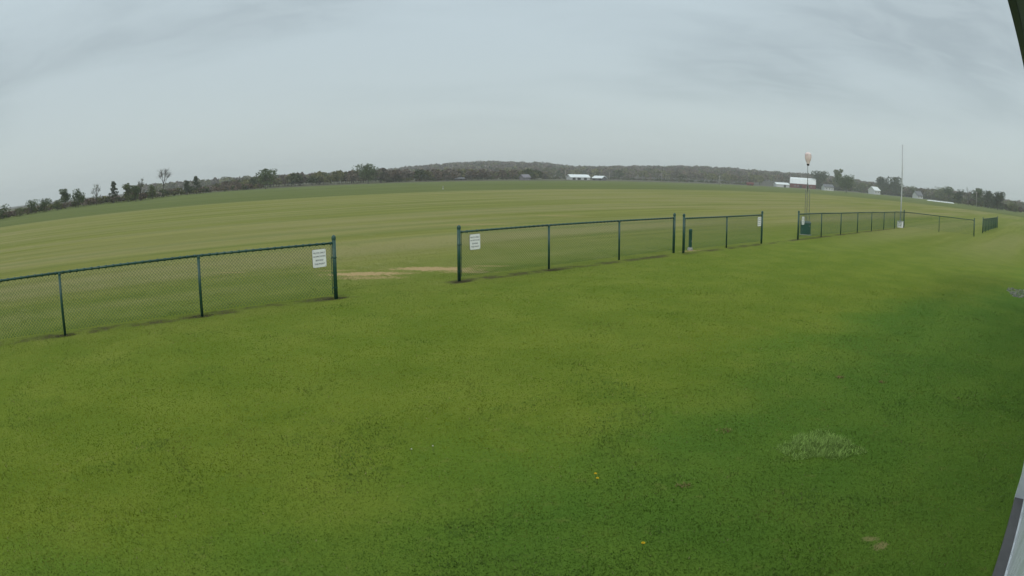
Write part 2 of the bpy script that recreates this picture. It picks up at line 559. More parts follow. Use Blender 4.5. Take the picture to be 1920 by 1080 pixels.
def build_hill():
    azs = np.arange(-70, 70.1, 1.0)
    ds = np.array([D0, 650, 700, 760, 820, 880, 940, 1000, 1060, 1110, 1150, 1300, 1600, 2000, 2300])
    vs, fs = [], []
    for a in azs:
        for d in ds:
            z = float(hill_z(a, d)) if d <= DR else float(hill_z(a, DR)) * max(0.0, 1 - (d - DR) / (2300 - DR))
            vs.append((d * math.sin(R(a)), d * math.cos(R(a)), z - (0.3 if d == D0 or d == 2300 else -0.02)))
    n = len(ds)
    for i in range(len(azs) - 1):
        for j in range(n - 1):
            fs.append((i * n + j, (i + 1) * n + j, (i + 1) * n + j + 1, i * n + j + 1))
    me = bpy.data.meshes.new('hill')
    me.from_pydata(vs, [], fs)
    me.polygons.foreach_set('use_smooth', [True] * len(fs))
    tag(link('hill', me, mat('woodland_floor', (0.085, 0.075, 0.055), 0.95, 0, 0.4, 0.01)), kind='structure')


build_hill()


# ------------------------------------------------------------------ the building under whose eave the camera hangs
def build_building():
    b = empty('building', uv(0, -0.345), AX)
    tag(b, 'white metal sided building whose base and eave show at the right edge', 'building')
    # local axes: x along the wall, y out from the wall
    U0, U1, DW, STEP0 = -5.0, 19.0, -11.0, 5.70
    H = 4.40
    MB().box(U0, U1, DW, -0.12, 0.0, H).build('wall', M['siding'], b)
    x = U0
    while x < STEP0 - 0.01:                         # steel sheets, each with its raised ribs
        x1 = min(x + 0.914, STEP0)
        s = MB().box(x + .002, x1 - .002, -0.118, -0.012, 0.05, H - 0.002)
        for k in range(1, 4):
            r = x + 0.229 * k
            if r < x1 - .05:
                s.add([(r - .02, -.012, .05), (r - .008, 0, .05), (r + .008, 0, .05), (r + .02, -.012, .05), (r - .02, -.012, H - .003), (r - .008, 0, H - .003), (r + .008, 0, H - .003), (r + .02, -.012, H - .003)],
                      [(0, 1, 5, 4), (1, 2, 6, 5), (2, 3, 7, 6)])
        s.build('siding_sheet', M['siding'], b)
        x = x1
    MB().box(U0, STEP0 - .004, -0.117, 0.006, 0.0, 0.048).build('base_trim', M['trim_white'], b)
    MB().box(U0 - .3, STEP0 - .003, 0.008, 0.118, -0.05, 0.035).build('footing_strip', M['wainscot'], b)
    # the wall steps out where the wide door begins
    MB().box(STEP0, STEP0 + 0.14, -0.119, 0.118, 0.0, H - 0.004).build('door_jamb', M['trim_white'], b)
    MB().box(STEP0 + 4.2, STEP0 + 4.34, -0.119, 0.118, 0.0, H - 0.004).build('door_jamb', M['trim_white'], b)
    dr = empty('door', (0, 0, 0)); dr.parent = b
    ph = 0.72
    for k in range(5):
        p = MB().box(STEP0 + 0.143, STEP0 + 4.197, -0.115, 0.096, k * ph + 0.004, (k + 1) * ph - 0.004)
        p.box(STEP0 + 0.3, STEP0 + 4.05, 0.097, 0.106, k * ph + 0.09, (k + 1) * ph - 0.09)
        p.build('door_panel', M['trim_white'], dr)
    MB().box(STEP0 + 0.143, STEP0 + 4.197, -0.115, 0.112, 3.603, H - 0.005).build('door_head', M['trim_white'], b)
    MB().box(STEP0 + 4.343, U1, -0.118, 0.0, 0.0, H - 0.003).build('siding_sheet', M['siding'], b)
    # eave: soffit boards, a dark fascia, roof above
    for k in range(20):
        MB().box(U0 - 0.3 + k * 1.23, U0 - 0.3 + (k + 1) * 1.23 - 0.008, 0.004, 0.438, H, H + 0.02).build('soffit_panel', M['soffit'], b)
    MB().box(U0 - 0.3, U1 + 0.3, 0.44, 0.535, H - 0.05, H + 0.10).build('fascia', M['fascia'], b)
    xa, xb = U0 - 0.35, U1 + 0.35
    for (ya, za, yb, zb) in ((0.46, H + 0.12, -5.5, H + 1.80), (DW - 0.4, H + 0.12, -5.5, H + 1.80)):
        q = [(ya, za), (yb, zb), (yb, zb + .05), (ya, za + .05)]
        MB().add([(xa, y, z) for y, z in q] + [(xb, y, z) for y, z in q], [(0, 1, 2, 3), (7, 6, 5, 4), (0, 4, 5, 1), (1, 5, 6, 2), (2, 6, 7, 3), (3, 7, 4, 0)]).build('roof', M['roof_steel'], b)
    for x in (U0 + 0.01, U1 - 0.01):
        MB().add([(x, -0.12, H), (x, DW, H), (x, -5.5, H + 1.6), (x + .04, -0.12, H), (x + .04, DW, H), (x + .04, -5.5, H + 1.6)],
                 [(0, 1, 2), (5, 4, 3), (0, 3, 4, 1), (1, 4, 5, 2), (2, 5, 3, 0)]).build('gable', M['siding'], b)
    return b


build_building()


# ------------------------------------------------------------------ chain-link fences
POST_L, POST_T, RAIL = 0.030, 0.043, 0.024
H_LINE, H_TERM, Z_RAIL, Z_BOT = 1.215, 1.32, 1.195, 0.10


def chain_link(p0, p1, name, parent):
    """two layers of slanting wires crossing as diamonds between p0 and p1"""
    d = p1 - p0
    L = d.length
    d.normalize()
    nrm = Vector((-d.y, d.x, 0))
    h = Z_RAIL - Z_BOT
    co, fc = [], []
    r = 0.0026
    step = 0.071
    for sgn, off in ((1, 0.0025), (-1, -0.0025)):
        s = -h
        while s < L:
            a, b = s, s + h                         # along at bottom and top (sgn +1) or top and bottom
            ta, tb = max(a, 0.0), min(b, L)
            if tb - ta > 0.01:
                za, zb = (ta - a), (tb - a)
                if sgn < 0:
                    za, zb = h - za, h - zb
                A = p0 + d * ta + nrm * off + Vector((0, 0, Z_BOT + za))
                B = p0 + d * tb + nrm * off + Vector((0, 0, Z_BOT + zb))
                t = (B - A).normalized()
                s1 = nrm
                s2 = t.cross(nrm)
                o = len(co)
                for P in (A, B):
                    co += [P + s1 * r, P - s1 * r * 0.5 + s2 * r * 0.87, P - s1 * r * 0.5 - s2 * r * 0.87]
                fc += [(o, o + 1, o + 4, o + 3), (o + 1, o + 2, o + 5, o + 4), (o + 2, o, o + 3, o + 5)]
            s += step
    me = bpy.data.meshes.new(name)
    me.from_pydata([tuple(c - parent.location) for c in co], [], fc)
    return tag(link(name, me, M['green_wire'], parent), kind='stuff')


def fence(points, terminals, label, group='green chain-link fences'):
    """points: world post positions in order; terminals: indices of the thicker end and corner posts"""
    root = empty('chain_link_fence', points[0])
    tag(root, label, 'fence', group)
    o = points[0]
    L = [p - o for p in points]
    rnd = random.Random(len(points) * 7 + int(abs(o.x) * 10))
    T = [Vector((rnd.uniform(-.014, .014), rnd.uniform(-.014, .014), rnd.uniform(-.012, .006))) for _ in points]     # posts stand a little out of true
    for i, p in enumerate(L):
        term = i in terminals
        r, h = (POST_T, H_TERM) if term else (POST_L, H_LINE - 0.03)
        post = MB().tube(p + Vector((0, 0, -0.02)), p + T[i] + Vector((0, 0, h)), r, n=12).build('post', M['green_vinyl'], root)
        cap = MB()
        if term:
            cap.lathe([(r + .006, h - 0.05), (r + .006, h), (r * .85, h + .025), (r * .45, h + .04), (0.002, h + .045)], 12, tuple(p + T[i]))
        else:
            cap.lathe([(r + .004, h - .035), (r + .004, h + 0.002), (r * .8, h + .012), (.002, h + .014)], 12, tuple(p + T[i]))
        cap.build('post_cap', M['green_vinyl'], post)
    for i in range(len(L) - 1):
        a, b = L[i], L[i + 1]
        d = (b - a).normalized()
        z = Vector((0, 0, Z_RAIL))
        ra, rb = a + T[i], b + T[i + 1]
        rail = MB().tube(ra + z + d * (POST_T if i in terminals else 0), rb + z - d * (POST_T if i + 1 in terminals else 0), RAIL, n=10).build('top_rail', M['green_vinyl'], root)
        ties = MB()
        n = 19
        for k in range(n):                          # wire ties and the folded knuckles of the mesh over the rail
            c = ra + (rb - ra) * ((k + 0.5) / n) + z
            ties.tube(c - d * 0.022, c + d * 0.022, RAIL + 0.0075, n=8)
        tag(ties.build('wire_ties', M['green_vinyl'], rail), kind='stuff')
        chain_link(points[i] + d * 0.03, points[i + 1] - d * 0.03, 'chain_link', root)
        for t, q, s in ((i, a, 1), (i + 1, b, -1)):
            if t in terminals:
                bar = q + d * s * 0.075
                MB().tube(bar + Vector((0, 0, Z_BOT)), bar + Vector((0, 0, Z_RAIL - 0.03)), 0.007, n=5).build('tension_bar', M['green_vinyl'], root)
                for zb in (0.24, 0.56, 0.88):
                    bm_ = MB().lathe([(POST_T + .004, zb - .012), (POST_T + .007, zb), (POST_T + .004, zb + .012)], 10, tuple(q))
                    bm_.tube(q + d * s * (POST_T - .005) + Vector((0, 0, zb)), bar + d * s * 0.012 + Vector((0, 0, zb)), 0.013, n=6)
                    bm_.build('tension_band', M['green_vinyl'], root)
    return root


V_F = 12.61
A_U = [-9.45, -6.4, -3.35, -0.30, 2.745, 5.79]
B_U = [9.17, 12.22, 15.27, 18.30]
C_U = [18.58, 21.55, 24.55]
D_U = [28.26 + 3.05 * k for k in range(8)]
def run(us, va, vb):
    n = len(us) - 1
    return [uv(u, va + (vb - va) * i / n) for i, u in enumerate(us)]


fence(run(A_U, 12.64, 12.56), {5}, 'green chain-link fence with one white sign by its end post, left of the wide gap')
fence(run(B_U, 12.73, 13.00), {0, 3}, 'three-bay green chain-link fence right of the sandy gap, white sign at its left end')
fence(run(C_U, 12.78, 12.80), {0, 2}, 'two-bay green chain-link fence with a short green pedestal behind it')
fence(run(D_U, 12.71, 12.62) + [uv(D_U[-1], 9.45), uv(D_U[-1] + .3, 6.31)], {0, 7, 9}, 'longest green chain-link fence, turning a corner by the tall white pole')
fence([uv(57.4 + 3.05 * k, 6.38) for k in range(7)], {0, 6}, 'farthest green chain-link fence, seen nearly end-on past the white pole')


# ------------------------------------------------------------------ signs on the fences
def text_mesh(body, size):
    cu = bpy.data.curves.new('lettering', 'FONT')
    cu.body = body
    cu.size = size
    cu.align_x = 'CENTER'
    cu.align_y = 'CENTER'
    cu.extrude = 0.0008
    tmp = bpy.data.objects.new('lettering_tmp', cu)
    C.objects.link(tmp)
    dg = bpy.context.evaluated_depsgraph_get()
    me = bpy.data.meshes.new_from_object(tmp.evaluated_get(dg))
    bpy.data.objects.remove(tmp)
    bpy.data.curves.remove(cu)
    return me


LINES = [('PILOTS ONLY', 0.047), ('NO SPECTATORS', 0.042), ('BEYOND', 0.045), ('THIS POINT', 0.047)]
LETTERS = []
for body, size in LINES:
    me = text_mesh(body, size)
    me.materials.append(M['sign_ink'])
    LETTERS.append(me)


def rounded_plate(w, h, r, t):
    pts = []
    for cx, cy, a0 in ((w / 2 - r, h / 2 - r, 0), (-w / 2 + r, h / 2 - r, 90), (-w / 2 + r, -h / 2 + r, 180), (w / 2 - r, -h / 2 + r, 270)):
        for k in range(5):
            a = R(a0 + 22.5 * k)
            pts.append((cx + r * math.cos(a), cy + r * math.sin(a)))
    n = len(pts)
    m = MB()
    m.add([(x, 0, y) for x, y in pts] + [(x, t, y) for x, y in pts], [tuple(range(n)), tuple(range(2 * n - 1, n - 1, -1))] + [(i, n + i, n + (i + 1) % n, (i + 1) % n) for i in range(n)])
    return m


def sign(u, z, label, tilt=0.0, v=12.61):
    root = empty('fence_sign', uv(u, v - 0.030, z), AX)
    root.rotation_euler = (0, R(tilt), AX)
    tag(root, label, 'sign', 'white notice signs on the fences')
    rounded_plate(0.315, 0.375, 0.028, 0.003).build('plate', M['sign_white'], root)
    bd = rounded_plate(0.325, 0.385, 0.030, 0.002)
    o = bd.build('backing', M['black'], root)
    o.location = (0, 0.0045, 0)
    for (me, zz) in zip(LETTERS, (0.112, 0.038, -0.040, -0.118)):
        t = bpy.data.objects.new('lettering', me)
        C.objects.link(t)
        t.parent = root
        t.location = (0, -0.0025, zz)
        t.rotation_euler = (R(90), 0, 0)
        w = max(v.co.x for v in me.vertices) * 2
        t.scale = (min(1.0, 0.28 / w), 1, 1)
    for sx in (-1, 1):
        for sz in (-1, 1):
            MB().tube((sx * .135, -.006, sz * .165), (sx * .135, 0.012, sz * .165), .006, n=6).build('bolt', M['galv'], root)


sign(5.79 - 0.37, 0.90, 'white notice sign beside the end post left of the wide gap', -1.5, 12.56)
sign(9.17 + 0.47, 0.92, 'white notice sign near the left end post of the three-bay fence', -1.0, 12.74)
sign(24.55 - 0.30, 0.93, 'white notice sign at the far end of the two-bay fence', 0.0, 12.80)
sign(28.26 + 0.50, 0.88, 'white notice sign in front of the green box under the windsock', 0.0, 12.71)


# ------------------------------------------------------------------ small equipment behind the fences
def pedestal():
    p = uv(19.55, 13.15)
    r = empty('cable_pedestal', p, AX)
    tag(r, 'short slim green pedestal standing behind the two-bay fence', 'pedestal')
    m = MB()
    m.lathe([(0.058, 0.10), (0.062, 0.13), (0.062, 0.66), (0.066, 0.665), (0.066, 0.72), (0.060, 0.75), (0.03, 0.765), (0.002, 0.767)], 14)
    m.build('housing', M['green_box'], r)
    MB().box(-0.02, 0.02, -0.068, -0.060, 0.3, 0.36).build('latch', M['galv'], r)
    MB().lathe([(0.10, 0.0), (0.10, 0.05), (0.085, 0.09), (0.05, 0.105)], 14).build('base', M['concrete'], r)


pedestal()


def utility_box():
    p = polar(26.05, 34.45)
    r = empty('utility_box', p, R(-26.05) + 0.12)
    tag(r, 'squat green metal equipment box at the foot of the windsock tower', 'equipment box')
    w, d, h = 0.54, 0.40, 0.60
    m = MB().box(-w / 2, w / 2, -d / 2, d / 2, 0.03, 0.31)
    m.box(-w / 2 + .004, w / 2 - .004, -d / 2 + .004, d / 2 - .004, 0.31, 0.325)
    m.box(-w / 2, w / 2, -d / 2, d / 2, 0.325, h)
    m.build('cabinet', M['green_box'], r)
    l = MB()
    vs = [(-w / 2 - .02, -d / 2 - .03, h), (w / 2 + .02, -d / 2 - .03, h), (w / 2 + .02, d / 2 + .02, h), (-w / 2 - .02, d / 2 + .02, h),
          (-w / 2 - .01, -d / 2 - .02, h + .04), (w / 2 + .01, -d / 2 - .02, h + .04), (w / 2 + .01, d / 2 + .02, h + .11), (-w / 2 - .01, d / 2 + .02, h + .11)]
    l.add(vs, [(0, 3, 2, 1), (4, 5, 6, 7), (0, 1, 5, 4), (1, 2, 6, 5), (2, 3, 7, 6), (3, 0, 4, 7)])
    l.build('lid', M['green_lid'], r)
    dr = MB().box(-w / 2 + .03, w / 2 - .03, -d / 2 - .012, -d / 2 - .001, 0.34, h - .03).build('door', M['green_box'], r)
    MB().box(w / 2 - .09, w / 2 - .06, -d / 2 - .035, -d / 2 - .012, 0.44, 0.5).build('handle', M['galv'], dr)
    MB().box(-w / 2 - .04, w / 2 + .04, -d / 2 - .04, d / 2 + .04, 0, 0.03).build('plinth', M['concrete'], r)


utility_box()


def windsock():
    p = polar(26.15, 35.0)
    t = empty('windsock', p, R(-26.15))
    tag(t, 'limp pale pink windsock hanging on a slim lattice tower', 'windsock')
    a = 0.16
    legs = [Vector((a * math.cos(R(k)), a * math.sin(R(k)), 0)) for k in (95, 215, 335)]
    HT, HY = 2.28, 2.62
    for L in legs:
        MB().path([L, L * 0.86 + Vector((0, 0, HT)), L * 0.12 + Vector((0, 0, HY))], [0.012, 0.012, 0.010], 6).build('tower_leg', M['galv'], t)
    br = MB()
    n = 11
    for i in range(3):
        A, B = legs[i], legs[(i + 1) % 3]
        for k in range(n):
            z0, z1 = 0.05 + k * (HT - .05) / n, 0.05 + (k + 1) * (HT - .05) / n
            s0, s1 = 1 - .14 * z0 / HT, 1 - .14 * z1 / HT
            P, Q = (A, B) if k % 2 == 0 else (B, A)
            br.tube(P * s0 + Vector((0, 0, z0)), Q * s1 + Vector((0, 0, z1)), 0.0055, n=5)
        for z in (0.02, HT):
            s = 1 - .14 * z / HT
            br.tube(A * s + Vector((0, 0, z)), B * s + Vector((0, 0, z)), 0.008, n=5)
    tag(br.build('tower_bracing', M['galv'], t), kind='stuff')
    MB().tube((0, 0, 2.25), (0, 0, 4.18), 0.020, 0.016, 8).build('mast', M['galv'], t)
    MB().lathe([(0.034, 2.56), (0.036, 2.6), (0.036, 2.66), (0.024, 2.69)], 8).build('mast_collar', M['galv'], t)
    ox = (0.02, -0.11)
    prof, k0 = [], 0
    sk = MB()
    rng = random.Random(3)
    N = 22
    zs = [(0.006, 4.31), (0.10, 4.303), (0.155, 4.275), (0.190, 4.22), (0.202, 4.13), (0.200, 4.03), (0.182, 3.94), (0.148, 3.87), (0.115, 3.81), (0.096, 3.76), (0.086, 3.72), (0.082, 3.68)]
    vs, fs = [], []
    for i, (r, z) in enumerate(zs):
        for k in range(N):
            an = 2 * math.pi * k / N
            f = 1 + (0.07 * math.sin(5 * an + 1.1) + 0.04 * math.sin(9 * an + i * .25)) * min(1, i / 4)
            vs.append((ox[0] + 0.88 * r * f * math.cos(an), ox[1] + r * f * math.sin(an) * 0.62, z + 0.006 * math.sin(3 * an)))
    for i in range(len(zs) - 1):
        fs += [(i * N + k, (i + 1) * N + k, (i + 1) * N + (k + 1) % N, i * N + (k + 1) % N) for k in range(N)]
    sk.add(vs, fs, True)
    sk.build('sock', M['sock'], t)
    MB().lathe([(0.075, 3.70), (0.079, 3.655), (0.070, 3.625), (0.03, 3.60), (0.002, 3.598)], 14, (ox[0], ox[1], 0)).build('tail_opening', M['black'], t)
    ring = MB()
    for k in range(20):
        a0, a1 = 2 * math.pi * k / 20, 2 * math.pi * (k + 1) / 20
        ring.tube((ox[0] + .175 * math.cos(a0), ox[1] + .125 * math.sin(a0), 4.17), (ox[0] + .175 * math.cos(a1), ox[1] + .125 * math.sin(a1), 4.17), 0.006, n=5)
    ring.build('hoop', M['galv'], t)
    MB().tube((0, 0, 4.17), (0.02, -0.235, 4.17), 0.009, n=6).build('swivel_arm', M['galv'], t)


windsock()


def white_pole():
    p = polar(34.98, 50.75)
    r = empty('flagpole', p, R(-35))
    tag(r, 'tall slender white flagpole rising from a white box at the fence corner', 'flagpole')
    m = MB()
    lean = 0.13
    m.path([(0, 0, 0.4), (lean * .3, 0, 2.2), (lean * .65, 0, 4.2), (lean, 0, 6.22)], [0.056, 0.051, 0.045, 0.038], 10)
    m.build('pole', M['pole_white'], r)
    MB().lathe([(0.03, 6.22), (0.034, 6.25), (0.02, 6.28), (0.002, 6.285)], 8, (lean, 0, 0)).build('pole_cap', M['galv'], r)
    rp = MB().tube((0.062, -0.01, 1.0), (lean + 0.045, -0.01, 6.18), 0.004, n=4)
    rp.build('halyard', M['pole_white'], r)
    MB().box(-0.26, 0.26, -0.22, 0.22, 0, 0.43).build('base_box', M['sign_white'], r)
    MB().box(-0.28, 0.28, -0.24, 0.24, 0.432, 0.47).build('base_lid', M['pole_white'], r)
    MB().lathe([(0.07, 0.47), (0.07, 0.52), (0.05, 0.54)], 10).build('collar', M['galv'], r)


white_pole()


# ------------------------------------------------------------------ farm buildings on the far side
def house(name, label, cat, az, d, L, W, wall_h, ridge_h, wall, roof, turn=0.0, gambrel=False, doors=(), windows=(), end_windows=0, z=0.0):
    """gable building; local x runs along the ridge, -y faces the camera side"""
    root = empty(name, polar(az, d, z), R(-az) + R(turn))
    tag(root, label, cat, 'distant farm buildings')
    w = MB()
    w.box(-L / 2, L / 2, -W / 2, W / 2, -0.3, wall_h)
    if gambrel:
        prof = [(-W / 2, wall_h), (-W * 0.30, wall_h + (ridge_h - wall_h) * 0.68), (0, ridge_h), (W * 0.30, wall_h + (ridge_h - wall_h) * 0.68), (W / 2, wall_h)]
    else:
        prof = [(-W / 2, wall_h), (0, ridge_h), (W / 2, wall_h)]
    for x in (-L / 2, L / 2):
        w.add([(x, y, zz) for y, zz in prof], [tuple(range(len(prof)))])
    w.build('wall', wall, root)
    e, th = (0.28 if gambrel else 0.5), 0.25
    ov = []
    n = len(prof)
    k = (prof[1][1] - prof[0][1]) / (prof[1][0] - prof[0][0])
    low = [(prof[0][0] - e, prof[0][1] - e * k + 0.05)] + [(y, zz + 0.05) for y, zz in prof[1:-1]] + [(prof[-1][0] + e, prof[-1][1] - e * k + 0.05)]
    up = [(y, zz + th) for y, zz in low]
    for i in range(n - 1):
        s = MB()
        q = [low[i], low[i + 1], up[i + 1], up[i]]
        s.add([(-L / 2 - e, y, zz) for y, zz in q] + [(L / 2 + e, y, zz) for y, zz in q], [(0, 1, 2, 3), (7, 6, 5, 4), (0, 4, 5, 1), (1, 5, 6, 2), (2, 6, 7, 3), (3, 7, 4, 0)])
        s.build('roof', roof, root)
    for (x, ww, hh) in doors:
        MB().box(x - ww / 2, x + ww / 2, -W / 2 - 0.06, -W / 2 - 0.005, 0, hh).build('door', M['dark_open'], root)
    for (x, zz, ww, hh) in windows:
        f = MB().box(x - ww / 2 - .12, x + ww / 2 + .12, -W / 2 - .05, -W / 2 - .004, zz - hh / 2 - .12, zz + hh / 2 + .12).build('window', M['wall_white'], root)
        MB().box(x - ww / 2, x + ww / 2, -W / 2 - .07, -W / 2 - .052, zz - hh / 2, zz + hh / 2).build('pane', M['glass'], f)
    return root


house('long_shed', 'long white roofed farm shed with open bays below the wooded hill', 'shed', 5.73, 478, 15.0, 8, 1.8, 3.6, M['wall_white'], M['roof_white'], 24, doors=((-5, 2.4, 1.5), (-1, 2.6, 1.5), (4, 2.2, 1.5)))
house('open_shed', 'smaller white roofed farm shed beside the long white shed', 'shed', 7.6, 462, 7.6, 6.5, 1.5, 2.9, M['roof_grey'], M['roof_white'], -32, doors=((-2.6, 2.0, 1.4), (2.4, 2.4, 1.4)))
house('farmhouse', 'small lilac grey house among trees under the hilltop', 'house', 1.1, 385, 4.6, 4.4, 1.6, 3.1, M['wall_lilac'], M['wall_lilac'], 35, windows=((-1, 0.9, .6, .6), (1, .9, .6, .6)))
house('red_barn', 'red barn with broad pale metal roof behind the windsock tower', 'barn', 25.75, 640, 26, 13, 4.4, 9.9, M['barn_red'], M['roof_white'], -4, True, doors=((-2.0, 2.4, 2.8), (5.0, 2.2, 2.6)), windows=((-8, 2, 1.2, .9), (-5, 2, 1.2, .9), (8.5, 2, 1.2, .9)))
house('white_shed', 'low white machinery shed just left of the red barn', 'shed', 23.75, 600, 12.5, 9, 2.4, 3.9, M['wall_white'], M['roof_white'], 18, doors=((2, 2.2, 1.9),))
house('white_house', 'white farmhouse partly hidden by trees right of the red barn', 'house', 28.0, 560, 9, 7, 3.0, 5.0, M['wall_white'], M['roof_grey'], 25, windows=((-2.5, 1.6, .8, 1.0), (0.4, 1.6, .8, 1.0), (2.8, 1.6, .8, 1.0)))
house('gabled_house', 'white gabled house left of the large dark tree', 'house', 32.4, 610, 9.5, 8, 3.6, 6.6, M['wall_white'], M['roof_white'], 52, windows=((-2.5, 2, .9, 1.2), (1.5, 2, .9, 1.2)))
house('grey_roofed_house', 'small grey roofed house low among trees right of the white pole', 'house', 36.6, 600, 8.5, 7, 2.8, 6.2, M['wall_white'], M['roof_grey'], 48, windows=((-2, 1.6, .9, 1.0), (2, 1.6, .9, 1.0)))
house('red_hut', 'tiny dark red hut at the edge of the field left of the barn', 'hut', 20.9, 560, 5.5, 3.5, 1.5, 2.2, M['barn_red'], M['barn_red'], 10, doors=((0, 1.2, 1.2),))
house('low_outbuilding', 'low grey outbuilding at the foot of the wooded hill', 'shed', -4.6, 380, 5.5, 3.5, 0.9, 1.4, M['roof_grey'], M['roof_grey'], 5, doors=((1, 1, .7),))


def silage_row():
    r = empty('silage_bag', polar(38.9, 435), R(-38.9) + R(-8))
    tag(r, 'long low white silage bag lying along the field edge', 'silage bag', 'distant farm buildings')
    m = MB()
    n, k = 14, 9
    vs = []
    for i in range(n + 1):
        x = -10.5 + 21 * i / n
        s = 0.55 if i in (0, n) else 1.0
        for j in range(k):
            a = math.pi * j / (k - 1)
            vs.append((x, math.cos(a) * 1.1 * s, math.sin(a) * (0.62 + .05 * math.sin(i * 2.1)) * s))
    fs = [(i * k + j, i * k + j + 1, (i + 1) * k + j + 1, (i + 1) * k + j) for i in range(n) for j in range(k - 1)]
    fs += [tuple(range(k)), tuple(range(n * k + k - 1, n * k - 1, -1))]
    m.add(vs, fs, True)
    m.build('cover', M['roof_white'], r)
    for i in (0.25, 0.5, 0.75):
        MB().tube((-10.5 + 21 * i, -1.05, 0.12), (-10.5 + 21 * i, -0.6, 0.58), .12, n=6).build('weight', M['black'], r)


silage_row()


def utility_pole(az, d, h, label, arms=True):
    r = empty('utility_pole', polar(az, d), R(-az) + 0.3)
    tag(r, label, 'utility pole', 'utility poles along the far road')
    MB().tube((0, 0, -0.1), (0, 0, h), 0.26, 0.19, 8).build('pole', M['utility'], r)
    if arms:
        MB().box(-0.9, 0.9, -0.07, 0.07, h - 0.75, h - 0.58).build('crossarm', M['utility'], r)
        for x in (-0.75, 0.0, 0.75):
            MB().lathe([(0.05, h - .58), (0.07, h - .5), (0.04, h - .42), (0.002, h - .41)], 6, (x, 0, 0)).build('insulator', M['galv'], r)


utility_pole(4.62, 455, 6.3, 'thin utility pole just left of the long white shed')
utility_pole(8.47, 480, 6.0, 'utility pole just right of the two white sheds')
utility_pole(13.05, 540, 7.2, 'utility pole midway between white sheds and red barn')
utility_pole(18.16, 450, 6.2, 'utility pole nearest the red barn on its left')
utility_pole(42.55, 400, 9.0, 'pale utility pole against the trees at far right')


def marker(p, h, label):
    r = empty('field_marker', p)
    tag(r, label, 'marker')
    MB().tube((0, 0, 0), (0, 0, h), 0.05, 0.04, 8).build('post', M['pole_white'], r)
    MB().lathe([(0.13, 0.0), (0.12, 0.05), (0.05, 0.08)], 10).build('foot', M['pole_white'], r)
    MB().lathe([(0.052, h * .6), (0.056, h * .62), (0.056, h * .74), (0.05, h * .76)], 8).build('band', M['barn_red'], r)


marker(polar(-6.0, 128), 0.62, 'tiny white marker post in the green crop field')
marker(polar(18.3, 320), 0.9, 'tiny white marker post at the far end of the mown strip')


# ------------------------------------------------------------------ trees
def leaf_cloud(rng, centers, radii, n, size, squash=0.8):
    """n small leaf-spray quads spread over the given clump spheres"""
    centers = np.asarray(centers, float)
    radii = np.asarray(radii, float)
    idx = rng.choice(len(centers), n, p=radii ** 2 / (radii ** 2).sum())
    d = rng.normal(size=(n, 3))
    d /= np.linalg.norm(d, axis=1)[:, None]
    rr = rng.uniform(0.35, 1.0, n) ** 0.5
    pos = centers[idx] + d * (radii[idx] * rr)[:, None] * np.array([1, 1, squash])
    a = rng.normal(size=(n, 3))
    a /= np.linalg.norm(a, axis=1)[:, None]
    b = np.cross(a, rng.normal(size=(n, 3)))
    b /= np.linalg.norm(b, axis=1)[:, None]
    s = size * rng.uniform(0.55, 1.35, n)[:, None]
    co = np.empty((n, 4, 3))
    co[:, 0] = pos - a * s
    co[:, 1] = pos + b * s * 0.6
    co[:, 2] = pos + a * s
    co[:, 3] = pos - b * s * 0.6
    shade = rng.uniform(0.65, 1.3, n)
    return co, shade


def leaf_object(name, co, shade, material, parent):
    n = len(co)
    me = fast_mesh(name, co.reshape(-1, 3), np.arange(n * 4).reshape(n, 4), 4)
    at = me.attributes.new('shade', 'FLOAT', 'FACE')
    at.data.foreach_set('value', shade.astype(np.float32))
    return link(name, me, material, parent)


